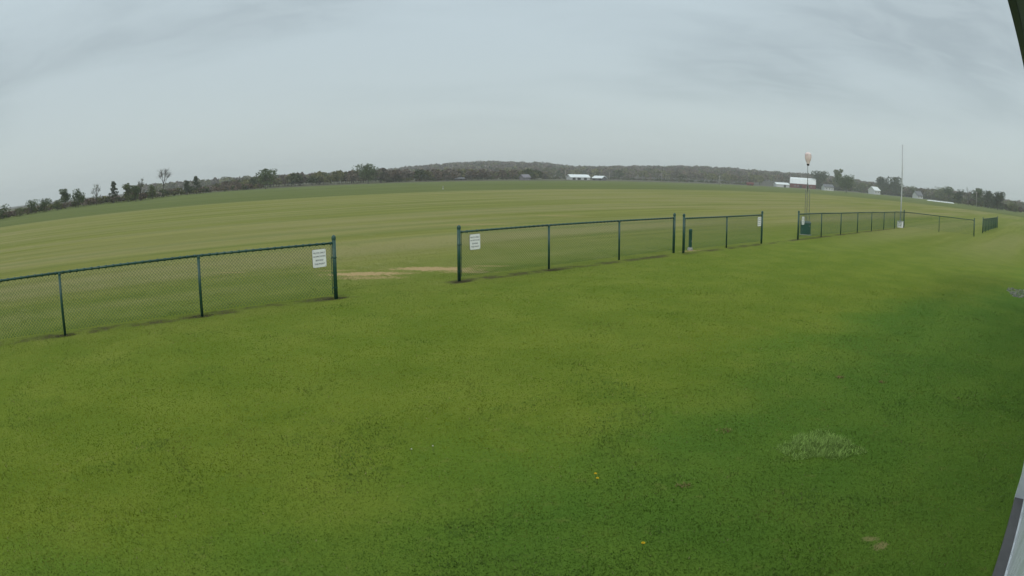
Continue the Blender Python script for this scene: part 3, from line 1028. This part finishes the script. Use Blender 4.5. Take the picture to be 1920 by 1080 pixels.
def tree(name, label, az, d, H, W, style, seed, leaf='leaf_olive', base=0.0, group='trees beyond the fields'):
    rng = np.random.default_rng(seed)
    root = empty(name, polar(az, d, base), R(-az))
    tag(root, label, 'shrub' if style == 'shrub' else 'tree', group)
    wood = MB()
    tr = max(0.05, H * 0.02)
    tips = []
    if style == 'shrub':
        fork, top = 0.04, 0.8
    elif style == 'bare':
        fork, top = 0.36, 0.8
    elif style == 'pine':
        fork, top = 0.16, 0.96
    else:
        fork, top = 0.13, 0.85
    lean = rng.normal(0, 0.025, 2) * H
    trunk = [(0, 0, -0.1), (lean[0] * .3, lean[1] * .3, H * fork), (lean[0], lean[1], H * (top if style != 'bare' else 0.55))]
    wood.path(trunk, [tr, tr * 0.8, tr * 0.25], 7)
    nl = {'shrub': 9, 'bare': 9, 'pine': 16}.get(style, 11)
    for k in range(nl):
        a = 2 * math.pi * (k * 0.381966 + rng.uniform(-.05, .05))
        f = (k + 0.5) / nl
        if style == 'pine':
            z0 = H * (fork + (0.92 - fork) * f)
            z1 = z0 + H * rng.uniform(0.0, 0.06)
            rad = W * 0.5 * (1.05 - 0.85 * f) * rng.uniform(0.7, 1.05)
        elif style == 'bare':
            z0 = H * (fork + 0.18 * f)
            z1 = H * rng.uniform(0.72, 1.0)
            rad = W * 0.5 * rng.uniform(0.25, 1.0)
        else:
            z0 = H * (fork + 0.35 * f)
            z1 = H * (fork + 0.18 + (0.78 - fork) * rng.uniform(0.1, 1.0))
            rad = W * 0.5 * rng.uniform(0.35, 0.85)
        s = Vector((lean[0] * z0 / H, lean[1] * z0 / H, z0))
        e = Vector((lean[0] + math.cos(a) * rad, lean[1] + math.sin(a) * rad, z1))
        m = s.lerp(e, 0.5) + Vector((0, 0, H * 0.03))
        wood.path([s, m, e], [tr * 0.5, tr * 0.33, tr * 0.12], 5)
        tips.append((m, e))
    crown_tw = MB() if style in ('bare', 'sparse') else None
    if crown_tw is not None:
        ntw = 26 if style == 'bare' else 14
        for m, e in tips:
            for _ in range(ntw):
                f = rng.uniform(0.15, 1.0)
                p = Vector(m).lerp(Vector(e), f)
                out = (Vector((p.x, p.y, 0)).normalized() if Vector((p.x, p.y, 0)).length > .01 else Vector((1, 0, 0)))
                q = p + Vector((rng.normal(0, .10) * W, rng.normal(0, .10) * W, rng.uniform(0.0, 0.17) * H)) + out * rng.uniform(0, .13) * W
                q.z = min(q.z, H)
                wood.tube(p, q, tr * 0.13, tr * 0.05, 3, False)
                for _ in range(2):
                    g = p.lerp(q, rng.uniform(.4, 1))
                    h = g + Vector((rng.normal(0, .05) * W, rng.normal(0, .05) * W, rng.uniform(-.01, .09) * H))
                    wood.tube(g, h, tr * 0.08, tr * 0.035, 3, False)
    wood.build('trunk', M['bark'] if style not in ('bare',) else M['bark'], root)
    if style == 'bare':
        return root
    cen, rad = [], []
    if style == 'pine':
        for m, e in tips:
            cen += [tuple(m), tuple(e)]
            rad += [W * 0.13, W * 0.11]
        cen.append((lean[0], lean[1], H * .93)); rad.append(W * .12)
        n, size, sq = 1000, 0.034 * H, 0.7
    elif style == 'sparse':
        for m, e in tips:
            cen += [tuple(e), tuple(Vector(m).lerp(Vector(e), .5))]
            rad += [W * .12, W * .10]
        n, size, sq = 170, 0.022 * H, 0.9
    else:
        z_lo = 0.12 if style == 'shrub' else 0.14
        for m, e in tips:
            cen.append(tuple(e)); rad.append(W * rng.uniform(.18, .29))
            cen.append(tuple(Vector(m).lerp(Vector(e), .4))); rad.append(W * rng.uniform(.13, .2))
        for _ in range(12):
            a = rng.uniform(0, 2 * math.pi)
            f = rng.uniform(0, 1)
            rr = W * .36 * math.sqrt(rng.uniform(0, 1)) * (1.0 - .5 * f)
            cen.append((lean[0] * f + rr * math.cos(a), lean[1] * f + rr * math.sin(a), H * (z_lo + (0.86 - z_lo) * f)))
            rad.append(W * rng.uniform(.14, .22))
        cen.append((lean[0], lean[1], H * .88)); rad.append(min(W * .18, H * .12))
        n, size, sq = (2200, 0.036 * H, .85) if style == 'dense' else (1500, 0.038 * H, .85)
        if style == 'shrub':
            n, size = 700, 0.05 * H
    cen = np.array(cen)
    rad = np.array(rad)
    cen[:, 2] = np.clip(cen[:, 2], rad * .5, np.maximum(rad * .5, H - rad * sq))
    co, sh = leaf_cloud(rng, cen, rad, n, size, sq)
    leaf_object('crown', co, sh, M[leaf], root)
    return root


# row of young trees and scrub at the left field edge
tree('scrub_bush', 'dark rounded bush at the extreme left end of the treeline', -47.4, 144, 3.2, 4.0, 'shrub', 11, 'leaf_green')
tree('scrub_bush', 'lowest small bush near the left end of the treeline', -45.5, 154, 2.2, 3.4, 'shrub', 12, 'leaf_olive')
tree('scrub_bush', 'round bush, left one of the twin bushes at left treeline', -44.3, 162, 3.6, 4.2, 'shrub', 13, 'leaf_green')
tree('scrub_bush', 'round bush, right one of the twin bushes at left treeline', -42.85, 166, 3.5, 4.2, 'shrub', 14, 'leaf_green')
tree('scrub_bush', 'thin low shrub against the first taller tree at left', -41.6, 167, 2.7, 3.0, 'shrub', 15, 'leaf_olive')
tree('young_tree', 'leafy young tree, first taller tree from the left edge', -40.75, 187, 5.6, 3.7, 'bushy', 16, 'leaf_green')
tree('young_tree', 'wide leafy tree, second taller tree from the left edge', -39.45, 180, 5.2, 4.8, 'bushy', 17, 'leaf_green')
tree('young_tree', 'thin half bare tree between leafy trees and the forked pine', -37.6, 180, 5.8, 3.4, 'sparse', 18, 'leaf_olive')
tree('pine_tree', 'dark uneven pine leaning beside a gap in left treeline', -35.9, 187, 6.3, 4.0, 'pine', 19, 'leaf_dark')
tree('young_tree', 'square topped leafy tree right of the dark pine', -34.5, 181, 5.3, 3.6, 'bushy', 20, 'leaf_olive')
tree('young_tree', 'twiggy half bare tree behind the square topped tree', -33.3, 185, 6.1, 3.0, 'sparse', 21, 'leaf_olive')
tree('young_tree', 'small leafy tree in front of the twiggy half bare tree', -33.75, 175, 4.5, 2.6, 'bushy', 22, 'leaf_green')
tree('scrub_bush', 'leafy bush at the left foot of the tall bare tree', -32.2, 188, 4.2, 3.2, 'shrub', 23, 'leaf_olive')
tree('bare_tree', 'tallest leafless tree with spreading branches in left treeline', -31.15, 217, 9.0, 6.6, 'bare', 24)
tree('young_tree', 'slim pointed tree right of the tall bare tree', -28.9, 222, 5.1, 2.3, 'bushy', 25, 'leaf_dark')
tree('young_tree', 'ragged topped dark tree beside the slim pointed tree', -28.0, 233, 6.4, 5.0, 'pine', 26, 'leaf_dark')
tree('broad_tree', 'broad half leafed tree left of centre before the woods', -21.7, 260, 8.1, 8.4, 'bushy', 27, 'leaf_green')
tree('dense_tree', 'dense square green tree standing out before the wooded hill', -12.55, 292, 9.1, 10.8, 'dense', 28, 'leaf_green')
for i, (az, d, H, W, st, lf, lab) in enumerate((
        (27.3, 640, 18.5, 17, 'dense', 'leaf_dark', 'rounded dark tree rising right behind the red barn'),
        (28.95, 650, 21.5, 10, 'bushy', 'leaf_olive', 'tall open topped tree behind the white farmhouse'),
        (29.75, 474, 13.6, 14.5, 'dense', 'leaf_green', 'dense green tree just right of the white farmhouse'),
        (31.2, 640, 10.5, 11, 'bushy', 'leaf_olive', 'low tree left of the white gabled house'),
        (33.2, 640, 17.5, 16, 'dense', 'leaf_dark', 'large dark tree behind the white gabled house'),
        (34.4, 630, 18.4, 17, 'dense', 'leaf_dark', 'large dark domed tree beside the tall white pole'),
        (36.0, 660, 11.6, 14, 'bushy', 'leaf_olive', 'lower tree right of the tall white pole'),
        (37.6, 650, 12.5, 13, 'sparse', 'leaf_olive', 'thin tree just right of the grey roofed house'),
        (38.75, 560, 12.0, 13, 'bushy', 'leaf_olive', 'brownish tree behind the white silage bag'),
        (39.7, 520, 12.2, 9, 'bushy', 'leaf_green', 'rounded tree above the end of the white silage bag'),
        (40.7, 420, 9.8, 8.5, 'bushy', 'leaf_dark', 'dark tree between silage bag and pale utility pole'),
        (41.7, 425, 11.6, 8.0, 'sparse', 'leaf_olive', 'twiggy tree just left of the pale utility pole'),
        (42.7, 430, 11.8, 9.5, 'bushy', 'leaf_green', 'leafy tree right behind the pale utility pole'),
        (43.7, 400, 10.6, 8.5, 'bushy', 'leaf_dark', 'dark tree right of the pale utility pole'),
        (44.75, 360, 10.2, 9.5, 'dense', 'leaf_dark', 'dark tree at the far right end of treeline'),
        (46.6, 395, 6.4, 11, 'shrub', 'leaf_olive', 'low spreading bush at the right edge of the treeline'),
        (48.2, 380, 6.8, 10, 'shrub', 'leaf_olive', 'bush touching the right edge of the picture'))):
    tree('field_edge_tree', lab, az, d, H, W, st, 60 + i, lf)


# woods on the ridge and scrub along the field edges: masses nobody could count
def tree_mass(name, label, az, d, z, H, W, cols, seed, nleaf, cat, mat_key):
    rng = np.random.default_rng(seed)
    n = len(az)
    base = np.stack([d * np.sin(np.radians(az)), d * np.cos(np.radians(az)), z], -1)
    k = nleaf
    th = rng.uniform(0, 2 * np.pi, (n, k))
    ph = rng.uniform(-0.75, 1.0, (n, k))
    rr = rng.uniform(0.55, 1.05, (n, k))
    hx = np.sqrt(np.maximum(0, 1 - ph ** 2)) * rr
    pos = np.empty((n, k, 3))
    pos[..., 0] = hx * np.cos(th) * W[:, None] / 2
    pos[..., 1] = hx * np.sin(th) * W[:, None] / 2
    pos[..., 2] = H[:, None] * (0.56 + 0.42 * ph * rr)
    pos += base[:, None, :]
    a = rng.normal(size=(n, k, 3)); a /= np.linalg.norm(a, axis=-1)[..., None]
    b = np.cross(a, rng.normal(size=(n, k, 3))); b /= np.linalg.norm(b, axis=-1)[..., None]
    s = (W[:, None] * 0.14 * rng.uniform(0.6, 1.4, (n, k)))[..., None]
    co = np.stack([pos - a * s, pos + b * s * .7, pos + a * s, pos - b * s * .7], 2).reshape(-1, 3)
    tint = np.repeat(cols, k, axis=0) * rng.uniform(0.7, 1.3, (n * k, 1))
    # tapered trunks, three sided
    tv = np.empty((n, 6, 3))
    for i in range(3):
        c, s_ = math.cos(i * 2.094), math.sin(i * 2.094)
        tv[:, i] = base + np.stack([H * .022 * c, H * .022 * s_, np.full(n, -.3)], -1)
        tv[:, 3 + i] = base + np.stack([H * .008 * c, H * .008 * s_, H * .8], -1)
    nt = n * 6
    quads = np.arange(n * k * 4).reshape(-1, 4)
    tq = (np.arange(n)[:, None, None] * 6 + np.array([[0, 1, 4, 3], [1, 2, 5, 4], [2, 0, 3, 5]])[None]).reshape(-1, 4) + n * k * 4
    me = fast_mesh(name, np.concatenate([co, tv.reshape(-1, 3)]), np.concatenate([quads, tq]), 4)
    full = np.concatenate([tint, np.tile(np.array([[0.07, 0.06, 0.05]]), (n * 3, 1))])
    at = me.attributes.new('tint', 'FLOAT_COLOR', 'FACE')
    at.data.foreach_set('color', np.concatenate([full, np.ones((len(full), 1))], 1).astype(np.float32).ravel())
    o = link(name, me, M[mat_key])
    tag(o, label, cat, kind='stuff')
    return o


def woods():
    rng = np.random.default_rng(5)
    n = 5200
    az = rng.uniform(-34, 56, n)
    d = D0 + 20 + (DR - D0 + 60) * rng.uniform(0, 1, n) ** 0.8
    z = np.array([hill_z(a, min(q, DR)) for a, q in zip(az, d)])
    H = rng.uniform(7.5, 10.5, n)
    W = H * rng.uniform(0.75, 1.15, n)
    brown = np.array([0.120, 0.088, 0.070]); grey = np.array([0.140, 0.116, 0.098]); olive = np.array([0.125, 0.122, 0.056]); green = np.array([0.066, 0.080, 0.036])
    pick = rng.uniform(0, 1, n)
    lowf = np.clip(1 - (d - D0) / 260, 0, 1)
    cols = np.where((pick < 0.48 - .25 * lowf)[:, None], brown, np.where((pick < 0.72 - .3 * lowf)[:, None], grey, np.where((pick < 0.92)[:, None], olive, green)))
    cols = cols * rng.uniform(0.6, 1.4, (n, 1))
    ok = ~((az > 22) & (az < 34) & (d < 730))
    az, d, z, H, W, cols = az[ok], d[ok], z[ok], H[ok], W[ok], cols[ok]
    tree_mass('distant_woods', 'brown and olive spring woods covering the long low hill', az, d, z, H, W, cols, 6, 46, 'woods', 'wood_mass')
    # nearer belt of trees left of and below the hill
    n = 330
    az = np.concatenate([rng.uniform(-27, -11, 190), rng.uniform(-11, 3, 140)])
    lo = np.interp(az, [-27, -20, -11, 3], [300, 300, 320, 400])
    d = lo + rng.uniform(0, 130, n)
    H = np.interp(az, [-27, -24.5, -19, -12, 3], [2.6, 4.6, 6.0, 6.4, 6.0]) * rng.uniform(0.7, 1.12, n)
    W = H * rng.uniform(0.8, 1.2, n)
    pick = rng.uniform(0, 1, n)
    cols = np.where((pick < 0.35)[:, None], brown, np.where((pick < 0.6)[:, None], grey, np.where((pick < 0.88)[:, None], olive, green))) * rng.uniform(0.75, 1.2, (n, 1))
    tree_mass('tree_belt', 'mixed belt of low spring trees along the field left of centre', az, d, np.zeros(n), H, W, cols, 8, 110, 'trees', 'wood_mass')
    # right hand belt behind the individual trees
    n = 420
    az = rng.uniform(27, 56, n)
    d = rng.uniform(680, 800, n)
    H = np.interp(az, [26, 30, 35, 38, 44, 46, 56], [12, 10, 9, 11.0, 12.0, 8, 7]) * rng.uniform(0.75, 1.1, n)
    W = H * rng.uniform(0.8, 1.2, n)
    pick = rng.uniform(0, 1, n)
    cols = np.where((pick < 0.35)[:, None], brown, np.where((pick < 0.55)[:, None], grey, np.where((pick < 0.8)[:, None], olive, green))) * rng.uniform(0.75, 1.15, (n, 1))
    tree_mass('tree_belt', 'brownish belt of trees behind the farmsteads on the right', az, d, np.zeros(n), H, W, cols, 9, 70, 'trees', 'wood_mass')
    # brush between the left-hand trees
    n = 420
    az = rng.uniform(-56, -22, n)
    lo = np.interp(az, [-56, -47, -40, -33, -31, -27, -22], [140, 152, 186, 190, 222, 245, 268])
    d = lo + rng.uniform(0, 14, n)
    H = np.interp(az, [-56, -47, -42, -39, -34, -28, -24, -22], [1.3, 1.2, 1.4, 1.6, 1.9, 2.1, 1.9, 1.8]) * rng.uniform(0.5, 1.35, n)
    W = H * rng.uniform(1.1, 1.8, n)
    pick = rng.uniform(0, 1, n)
    cols = np.where((pick < 0.4)[:, None], brown * 1.05, np.where((pick < 0.65)[:, None], grey * 1.1, np.where((pick < 0.9)[:, None], olive, green))) * rng.uniform(0.7, 1.3, (n, 1))
    tree_mass('undergrowth', 'tangled brown brush filling the left field edge', az, d, np.zeros(n), H, W, cols, 10, 60, 'brush', 'brush')
    # shrubs and hedges under the right-hand trees
    n = 300
    az = rng.uniform(26.8, 52, n)
    d = np.interp(az, [26.8, 31, 37.5, 39.5, 42, 44, 47, 52], [655, 650, 650, 540, 428, 400, 372, 372]) + rng.uniform(0, 30, n)
    H = rng.uniform(2.2, 5.4, n) * np.interp(az, [26, 38, 42, 52], [1.2, 1.1, 0.8, 0.7])
    W = H * rng.uniform(1.0, 1.9, n)
    pick = rng.uniform(0, 1, n)
    cols = np.where((pick < 0.3)[:, None], brown * 0.85, np.where((pick < 0.65)[:, None], olive * .8, green)) * rng.uniform(0.7, 1.1, (n, 1))
    tree_mass('undergrowth', 'dark hedge and shrubs under the right-hand trees', az, d, np.zeros(n), H, W, cols, 13, 60, 'brush', 'brush')
    # low brush at the far side of the fields, centre and right
    n = 260
    az = rng.uniform(-11, 20.5, n)
    d = np.interp(az, [-11, 0, 8, 34], [320, 420, 590, 600]) + rng.uniform(0, 20, n)
    H = rng.uniform(0.9, 2.6, n)
    W = H * rng.uniform(1.2, 2.6, n)
    pick = rng.uniform(0, 1, n)
    cols = np.where((pick < 0.4)[:, None], brown * 0.85, np.where((pick < 0.7)[:, None], olive * .8, green)) * rng.uniform(0.7, 1.1, (n, 1))
    tree_mass('undergrowth', 'low dark brush along the far edge of the fields', az, d, np.zeros(n), H, W, cols, 12, 40, 'brush', 'brush')


woods()


# ------------------------------------------------------------------ lawn blades near the camera
BARE = ((-3.95, 16.85, 1.25, 0.46, 0.12), (-2.1, 17.75, 1.5, 0.52, -0.08), (2.73, 3.44, 0.08, 0.06, 0.0), (2.72, 3.56, 0.07, 0.045, 0.0))


def blades(rng, xy, length, width, lean):
    n = len(xy)
    th = rng.uniform(0, 2 * np.pi, n)
    ln = length * rng.uniform(0.6, 1.25, n)
    le = lean * rng.uniform(0.3, 1.5, n)
    tip = np.stack([np.cos(th) * np.sin(le) * ln, np.sin(th) * np.sin(le) * ln, np.cos(le) * ln], -1)
    ph = th + np.pi / 2 + rng.normal(0, 0.7, n)
    side = np.stack([np.cos(ph), np.sin(ph), np.zeros(n)], -1) * (width * rng.uniform(0.6, 1.3, n) / 2)[:, None]
    base = np.concatenate([xy, np.full((n, 1), -0.002)], 1)
    co = np.empty((n, 3, 3))
    co[:, 0] = base - side
    co[:, 1] = base + side
    co[:, 2] = base + tip
    return co


def lerp(a, b, t):
    return a + (b - a) * t


def sstep(lo, hi, x):
    t = np.clip((x - lo) / (hi - lo), 0, 1)
    return t * t * (3 - 2 * t)


def vnoise(p, seed):
    i = np.floor(p).astype(np.int64)
    f = p - i
    f = f * f * (3 - 2 * f)

    def h(ix, iy):
        k = (ix * 374761393 + iy * 668265263 + seed * 974634777) & 0xFFFFFFFF
        k = ((k ^ (k >> 13)) * 1274126177) & 0xFFFFFFFF
        return ((k ^ (k >> 16)) & 0xFFFF) / 65535.0
    a, b = h(i[:, 0], i[:, 1]), h(i[:, 0] + 1, i[:, 1])
    c, d = h(i[:, 0], i[:, 1] + 1), h(i[:, 0] + 1, i[:, 1] + 1)
    return lerp(lerp(a, b, f[:, 0]), lerp(c, d, f[:, 0]), f[:, 1])


def fbm(p, scale, seed):
    q = p * scale
    return (vnoise(q, seed) + 0.5 * vnoise(q * 2.03 + 7.1, seed + 11) + 0.25 * vnoise(q * 4.1 + 3.3, seed + 23) + 0.125 * vnoise(q * 8.3, seed + 31)) / 1.875


def set_tint(me, col):
    at = me.attributes.new('tint', 'FLOAT_COLOR', 'FACE')
    at.data.foreach_set('color', np.concatenate([col, np.ones((len(col), 1))], 1).astype(np.float32).ravel())


def lawn():
    rng = np.random.default_rng(21)
    parts = []
    N = 800000
    # radius by inverse sampling so that the blade count per picture area stays about even
    r0, r1 = 2.6, 32.0
    q = rng.uniform(0, 1, N)
    k = 0.35
    d = (r0 ** k + q * (r1 ** k - r0 ** k)) ** (1 / k)
    az = np.radians(rng.uniform(-58, 60, N))
    xy = np.stack([d * np.sin(az), d * np.cos(az)], -1)
    v = -xy[:, 0] * UY + xy[:, 1] * UX
    keep = (v > -0.222) & (rng.uniform(0, 1, N) > sstep(13, 31, d))
    keep &= (((xy[:, 0] - 3.07) / 0.36) ** 2 + ((xy[:, 1] - 5.40) / 0.29) ** 2 > 1) | (rng.uniform(0, 1, N) < 0.3)
    for cx, cy, a, b, rz in BARE:
        dx, dy = xy[:, 0] - cx, xy[:, 1] - cy
        lx = (dx * math.cos(rz) + dy * math.sin(rz)) / a
        ly = (-dx * math.sin(rz) + dy * math.cos(rz)) / b
        keep &= (lx ** 2 + ly ** 2 > 0.8 * rng.uniform(0.3, 1.3, N)) | (rng.uniform(0, 1, N) < (0.12 if b > 0.09 else 0.45))
    xy, d = xy[keep], d[keep]
    n = len(xy)
    clump = 0.5 + 0.5 * np.sin(xy[:, 0] * 3.1 + 2 * np.sin(xy[:, 1] * 2.3)) * np.sin(xy[:, 1] * 2.7 + 1.7 * np.sin(xy[:, 0] * 1.9))
    uvn = np.stack([xy[:, 0] * UX + xy[:, 1] * UY, -xy[:, 0] * UY + xy[:, 1] * UX], -1)
    weedy = sstep(.60, .72, fbm(uvn, 1.7, 41))            # uncut clumps standing a little higher
    length = (0.015 + 0.007 * clump) * (1 + 0.45 * weedy) * np.interp(d, [3, 12, 30], [1.0, 0.95, 0.8])
    width = np.interp(d, [3, 8, 16, 32], [0.0078, 0.0135, 0.021, 0.032])
    co = blades(rng, xy, length, width, np.full(n, 1.1))
    # blade colour: shade hue painted and lightened by the building, yellower beyond, in uneven patches
    u = xy[:, 0] * UX + xy[:, 1] * UY
    v = -xy[:, 0] * UY + xy[:, 1] * UX
    uvp = np.stack([u, v], -1)
    nb, nm, ns = fbm(uvp, 0.16, 1), fbm(uvp, 0.75, 2), fbm(uvp, 3.0, 3)
    sunlit = sstep(2.4, 5.4, v + sstep(12, 24, u) * 3.5 + (nb - .5) * 3.5 + (nm - .5) * 2.6)[:, None]
    shade_green = lerp(np.array([0.112, 0.196, 0.030]), np.array([0.146, 0.228, 0.037]), sstep(.35, .65, nm)[:, None])
    warm = lerp(np.array([0.138, 0.194, 0.016]), np.array([0.182, 0.228, 0.023]), sstep(.35, .65, nm)[:, None])
    col = lerp(shade_green, warm, sunlit)
    col = lerp(col, np.array([0.205, 0.245, 0.034]), 0.5 * sstep(.55, .75, ns)[:, None])
    col = lerp(col, np.array([0.105, 0.175, 0.018]), 0.5 * sstep(.45, .25, ns)[:, None])
    col = lerp(col, np.array([0.180, 0.160, 0.050]), 0.35 * sstep(.60, .78, fbm(uvp, 1.1, 4))[:, None])
    field = lerp(np.array([0.168, 0.188, 0.040]), np.array([0.240, 0.242, 0.072]), fbm(uvp * np.array([.15, 1]), 0.9, 5)[:, None])
    col = lerp(col, field, np.maximum(sstep(8.5, 21, v + (nm - .5) * 5), sstep(18, 46, u) * 0.62)[:, None])
    sh = rng.normal(1.0, 0.13, n).clip(0.6, 1.5) * (1 + 0.30 * (fbm(uvp * np.array([.07, 1.0]), 1.6, 9) - .5))
    sh[rng.uniform(0, 1, n) < 0.01] *= 1.6
    col = lerp(col, np.array([0.150, 0.240, 0.062]), 0.5 * weedy[:, None] * 0.7)
    col = col * sh[:, None] * 0.90
    strawy = rng.uniform(0, 1, n) < 0.015
    col[strawy] = np.array([0.27, 0.23, 0.11]) * rng.uniform(.7, 1.2, (strawy.sum(), 1))
    me = fast_mesh('grass', co.reshape(-1, 3), np.arange(n * 3).reshape(n, 3), 3)
    set_tint(me, col)
    o = link('grass', me, M['blade'])
    tag(o, 'short mown green lawn grass covering the ground before the fence', 'grass', kind='stuff')


lawn()


def tuft(name, label, cat, p, rx, ry, n, length, width, lean, key, seed, group=None):
    rng = np.random.default_rng(seed)
    a = rng.uniform(0, 2 * np.pi, n)
    r = rng.uniform(0, 1, n) ** 0.62 * (1 + 0.18 * np.sin(3 * a + seed) + 0.1 * np.sin(7 * a))
    xy = np.stack([np.cos(a) * r * rx, np.sin(a) * r * ry], -1)
    ln = np.full(n, length) * (1.15 - 0.5 * r.clip(0, 1) ** 2)
    co = blades(rng, xy, ln, np.full(n, width), np.full(n, lean))
    me = fast_mesh(name, co.reshape(-1, 3), np.arange(n * 3).reshape(n, 3), 3)
    set_tint(me, np.array(key) * rng.normal(1.0, 0.25, n).clip(0.4, 1.8)[:, None])
    o = link(name, me, M['blade'])
    o.location = p
    tag(o, label, cat, group, 'thing')
    return o


tuft('grass_clump', 'pale mound of longer grass in the lawn at lower right', 'grass clump', (3.07, 5.40, 0), 0.44, 0.36, 3600, 0.075, 0.0075, 0.95, (0.36, 0.50, 0.13), 4)
tuft('dead_grass_tuft', 'tan dead grass tuft nearest the upper dandelion', 'dead grass', (1.45, 4.83, 0), 0.075, 0.05, 60, 0.05, 0.007, 1.0, (0.36, 0.25, 0.12), 5, 'dead grass tufts in the lawn')
tuft('dead_grass_tuft', 'tan dead grass tuft left of the pale grass mound', 'dead grass', (2.2, 6.0, 0), 0.08, 0.06, 60, 0.05, 0.007, 1.0, (0.36, 0.25, 0.12), 6, 'dead grass tufts in the lawn')
tuft('dead_grass_tuft', 'brown dead grass tuft farther up the lawn behind the pale mound', 'dead grass', (4.45, 7.55, 0), 0.07, 0.06, 60, 0.05, 0.009, 1.0, (0.36, 0.25, 0.12), 7, 'dead grass tufts in the lawn')
tuft('dead_grass_tuft', 'tan dead grass tuft on the right, level with farther brown tuft', 'dead grass', (5.0, 7.2, 0), 0.07, 0.06, 45, 0.045, 0.009, 1.0, (0.36, 0.25, 0.12), 8, 'dead grass tufts in the lawn')


def dandelion(p, label, heads=1, r=0.021, key='dandelion', rosette=True):
    root = empty('dandelion', p)
    tag(root, label, 'dandelion', 'small flowers in the lawn')
    rng = random.Random(int(p[0] * 977 + p[1] * 131))
    for k in range(heads):
        x, y = (0.0, 0.0) if k == 0 else (-0.012, 0.05)
        z = 0.055 + 0.02 * k
        st = MB().tube((x * .5, y * .5, 0), (x, y, z), 0.0025, 0.002, 5).build('stem', M['stem'], root)
        f = MB()
        for ring, (rr, dz) in enumerate(((r, 0.0), (r * .72, .004), (r * .4, .007))):
            m = 14 - 3 * ring
            for j in range(m):
                a = 2 * math.pi * (j + 0.4 * ring) / m
                c, s = math.cos(a), math.sin(a)
                w = rr * 0.24
                f.add([(x, y, z + dz), (x + c * rr - s * w, y + s * rr + c * w, z + dz + .003), (x + c * rr * 1.1, y + s * rr * 1.1, z + dz + .002), (x + c * rr + s * w, y + s * rr - c * w, z + dz + .003)], [(0, 1, 2, 3)])
        f.build('flower_head', M[key], root)
    if rosette:
        for j in range(6):
            a = j * 1.047 + rng.uniform(-.2, .2)
            c, s = math.cos(a), math.sin(a)
            L = rng.uniform(.03, .045)
            lf = MB().add([(0, 0, .006), (c * L * .5 - s * .012, s * L * .5 + c * .012, .03), (c * L, s * L, .026), (c * L * .5 + s * .012, s * L * .5 - c * .012, .03)], [(0, 1, 2, 3)])
            lf.build('leaf', M['leaf_weed'], root)


dandelion((0.72, 4.95, 0), 'yellow dandelion with two heads, upper of the pair in the foreground lawn', 2, 0.013, rosette=False)
dandelion((0.92, 3.86, 0), 'single yellow dandelion lowest in the foreground lawn', 1, 0.014, rosette=False)
dandelion((-0.93, 5.55, 0), 'small pale flower left of the middle of the lawn', 1, 0.007, 'puff', False)
dandelion((-0.74, 5.64, 0), 'small pale flower, right one of the close pair mid-lawn', 1, 0.007, 'puff', False)


def gravel():
    rng = np.random.default_rng(31)
    root = empty('gravel', uv(20.6, 0.75), AX)
    for key, cnt in (('stone_a', 220), ('stone_b', 170)):
        m = MB()
        for _ in range(cnt):
            x = rng.uniform(-1.1, 0.9)
            y = rng.uniform(-0.7, 0.45) if x > 0 else rng.uniform(-0.55, 0.42) * (1 + x * .6)
            s = rng.uniform(0.012, 0.032)
            z = s * .2
            q = Matrix.Rotation(rng.uniform(0, 6.28), 3, 'Z')
            vs = [q @ Vector((sx * s * rng.uniform(.7, 1.2), sy * s * rng.uniform(.6, 1.0), 0)) + Vector((x, y, z + zz)) for zz in (-s * .4,) for sx, sy in ((1, 0), (.3, 1), (-.9, .5), (-.8, -.6), (.3, -1))]
            top = [v + (Vector((x, y, 0)) - Vector((v.x, v.y, 0))) * .45 + Vector((0, 0, s * rng.uniform(.7, 1.1))) for v in vs]
            m.add(vs + top, [(5, 6, 7, 8, 9)] + [(i, (i + 1) % 5, 5 + (i + 1) % 5, 5 + i) for i in range(5)])
        m.build('gravel_stones', M[key], root)
    tag(root, 'patch of grey and white gravel at the right edge of the lawn', 'gravel', kind='stuff')


gravel()


# ------------------------------------------------------------------ hazy air
def haze():
    m = bpy.data.materials.new('hazy_air')
    m.use_nodes = True
    t = NT(m.node_tree)
    t.n.clear()
    pv = t.node('ShaderNodeVolumePrincipled')
    pv.inputs['Color'].default_value = (0.90, 0.92, 0.93, 1)
    pv.inputs['Density'].default_value = 0.00038
    out = t.node('ShaderNodeOutputMaterial')
    t.l.new(pv.outputs[0], out.inputs['Volume'])
    o = MB().box(-2700, 2700, -2700, 2700, -2.0, 62.0).build('haze', m)
    tag(o, 'thin pale haze in the air over the fields', 'haze', kind='stuff')


haze()
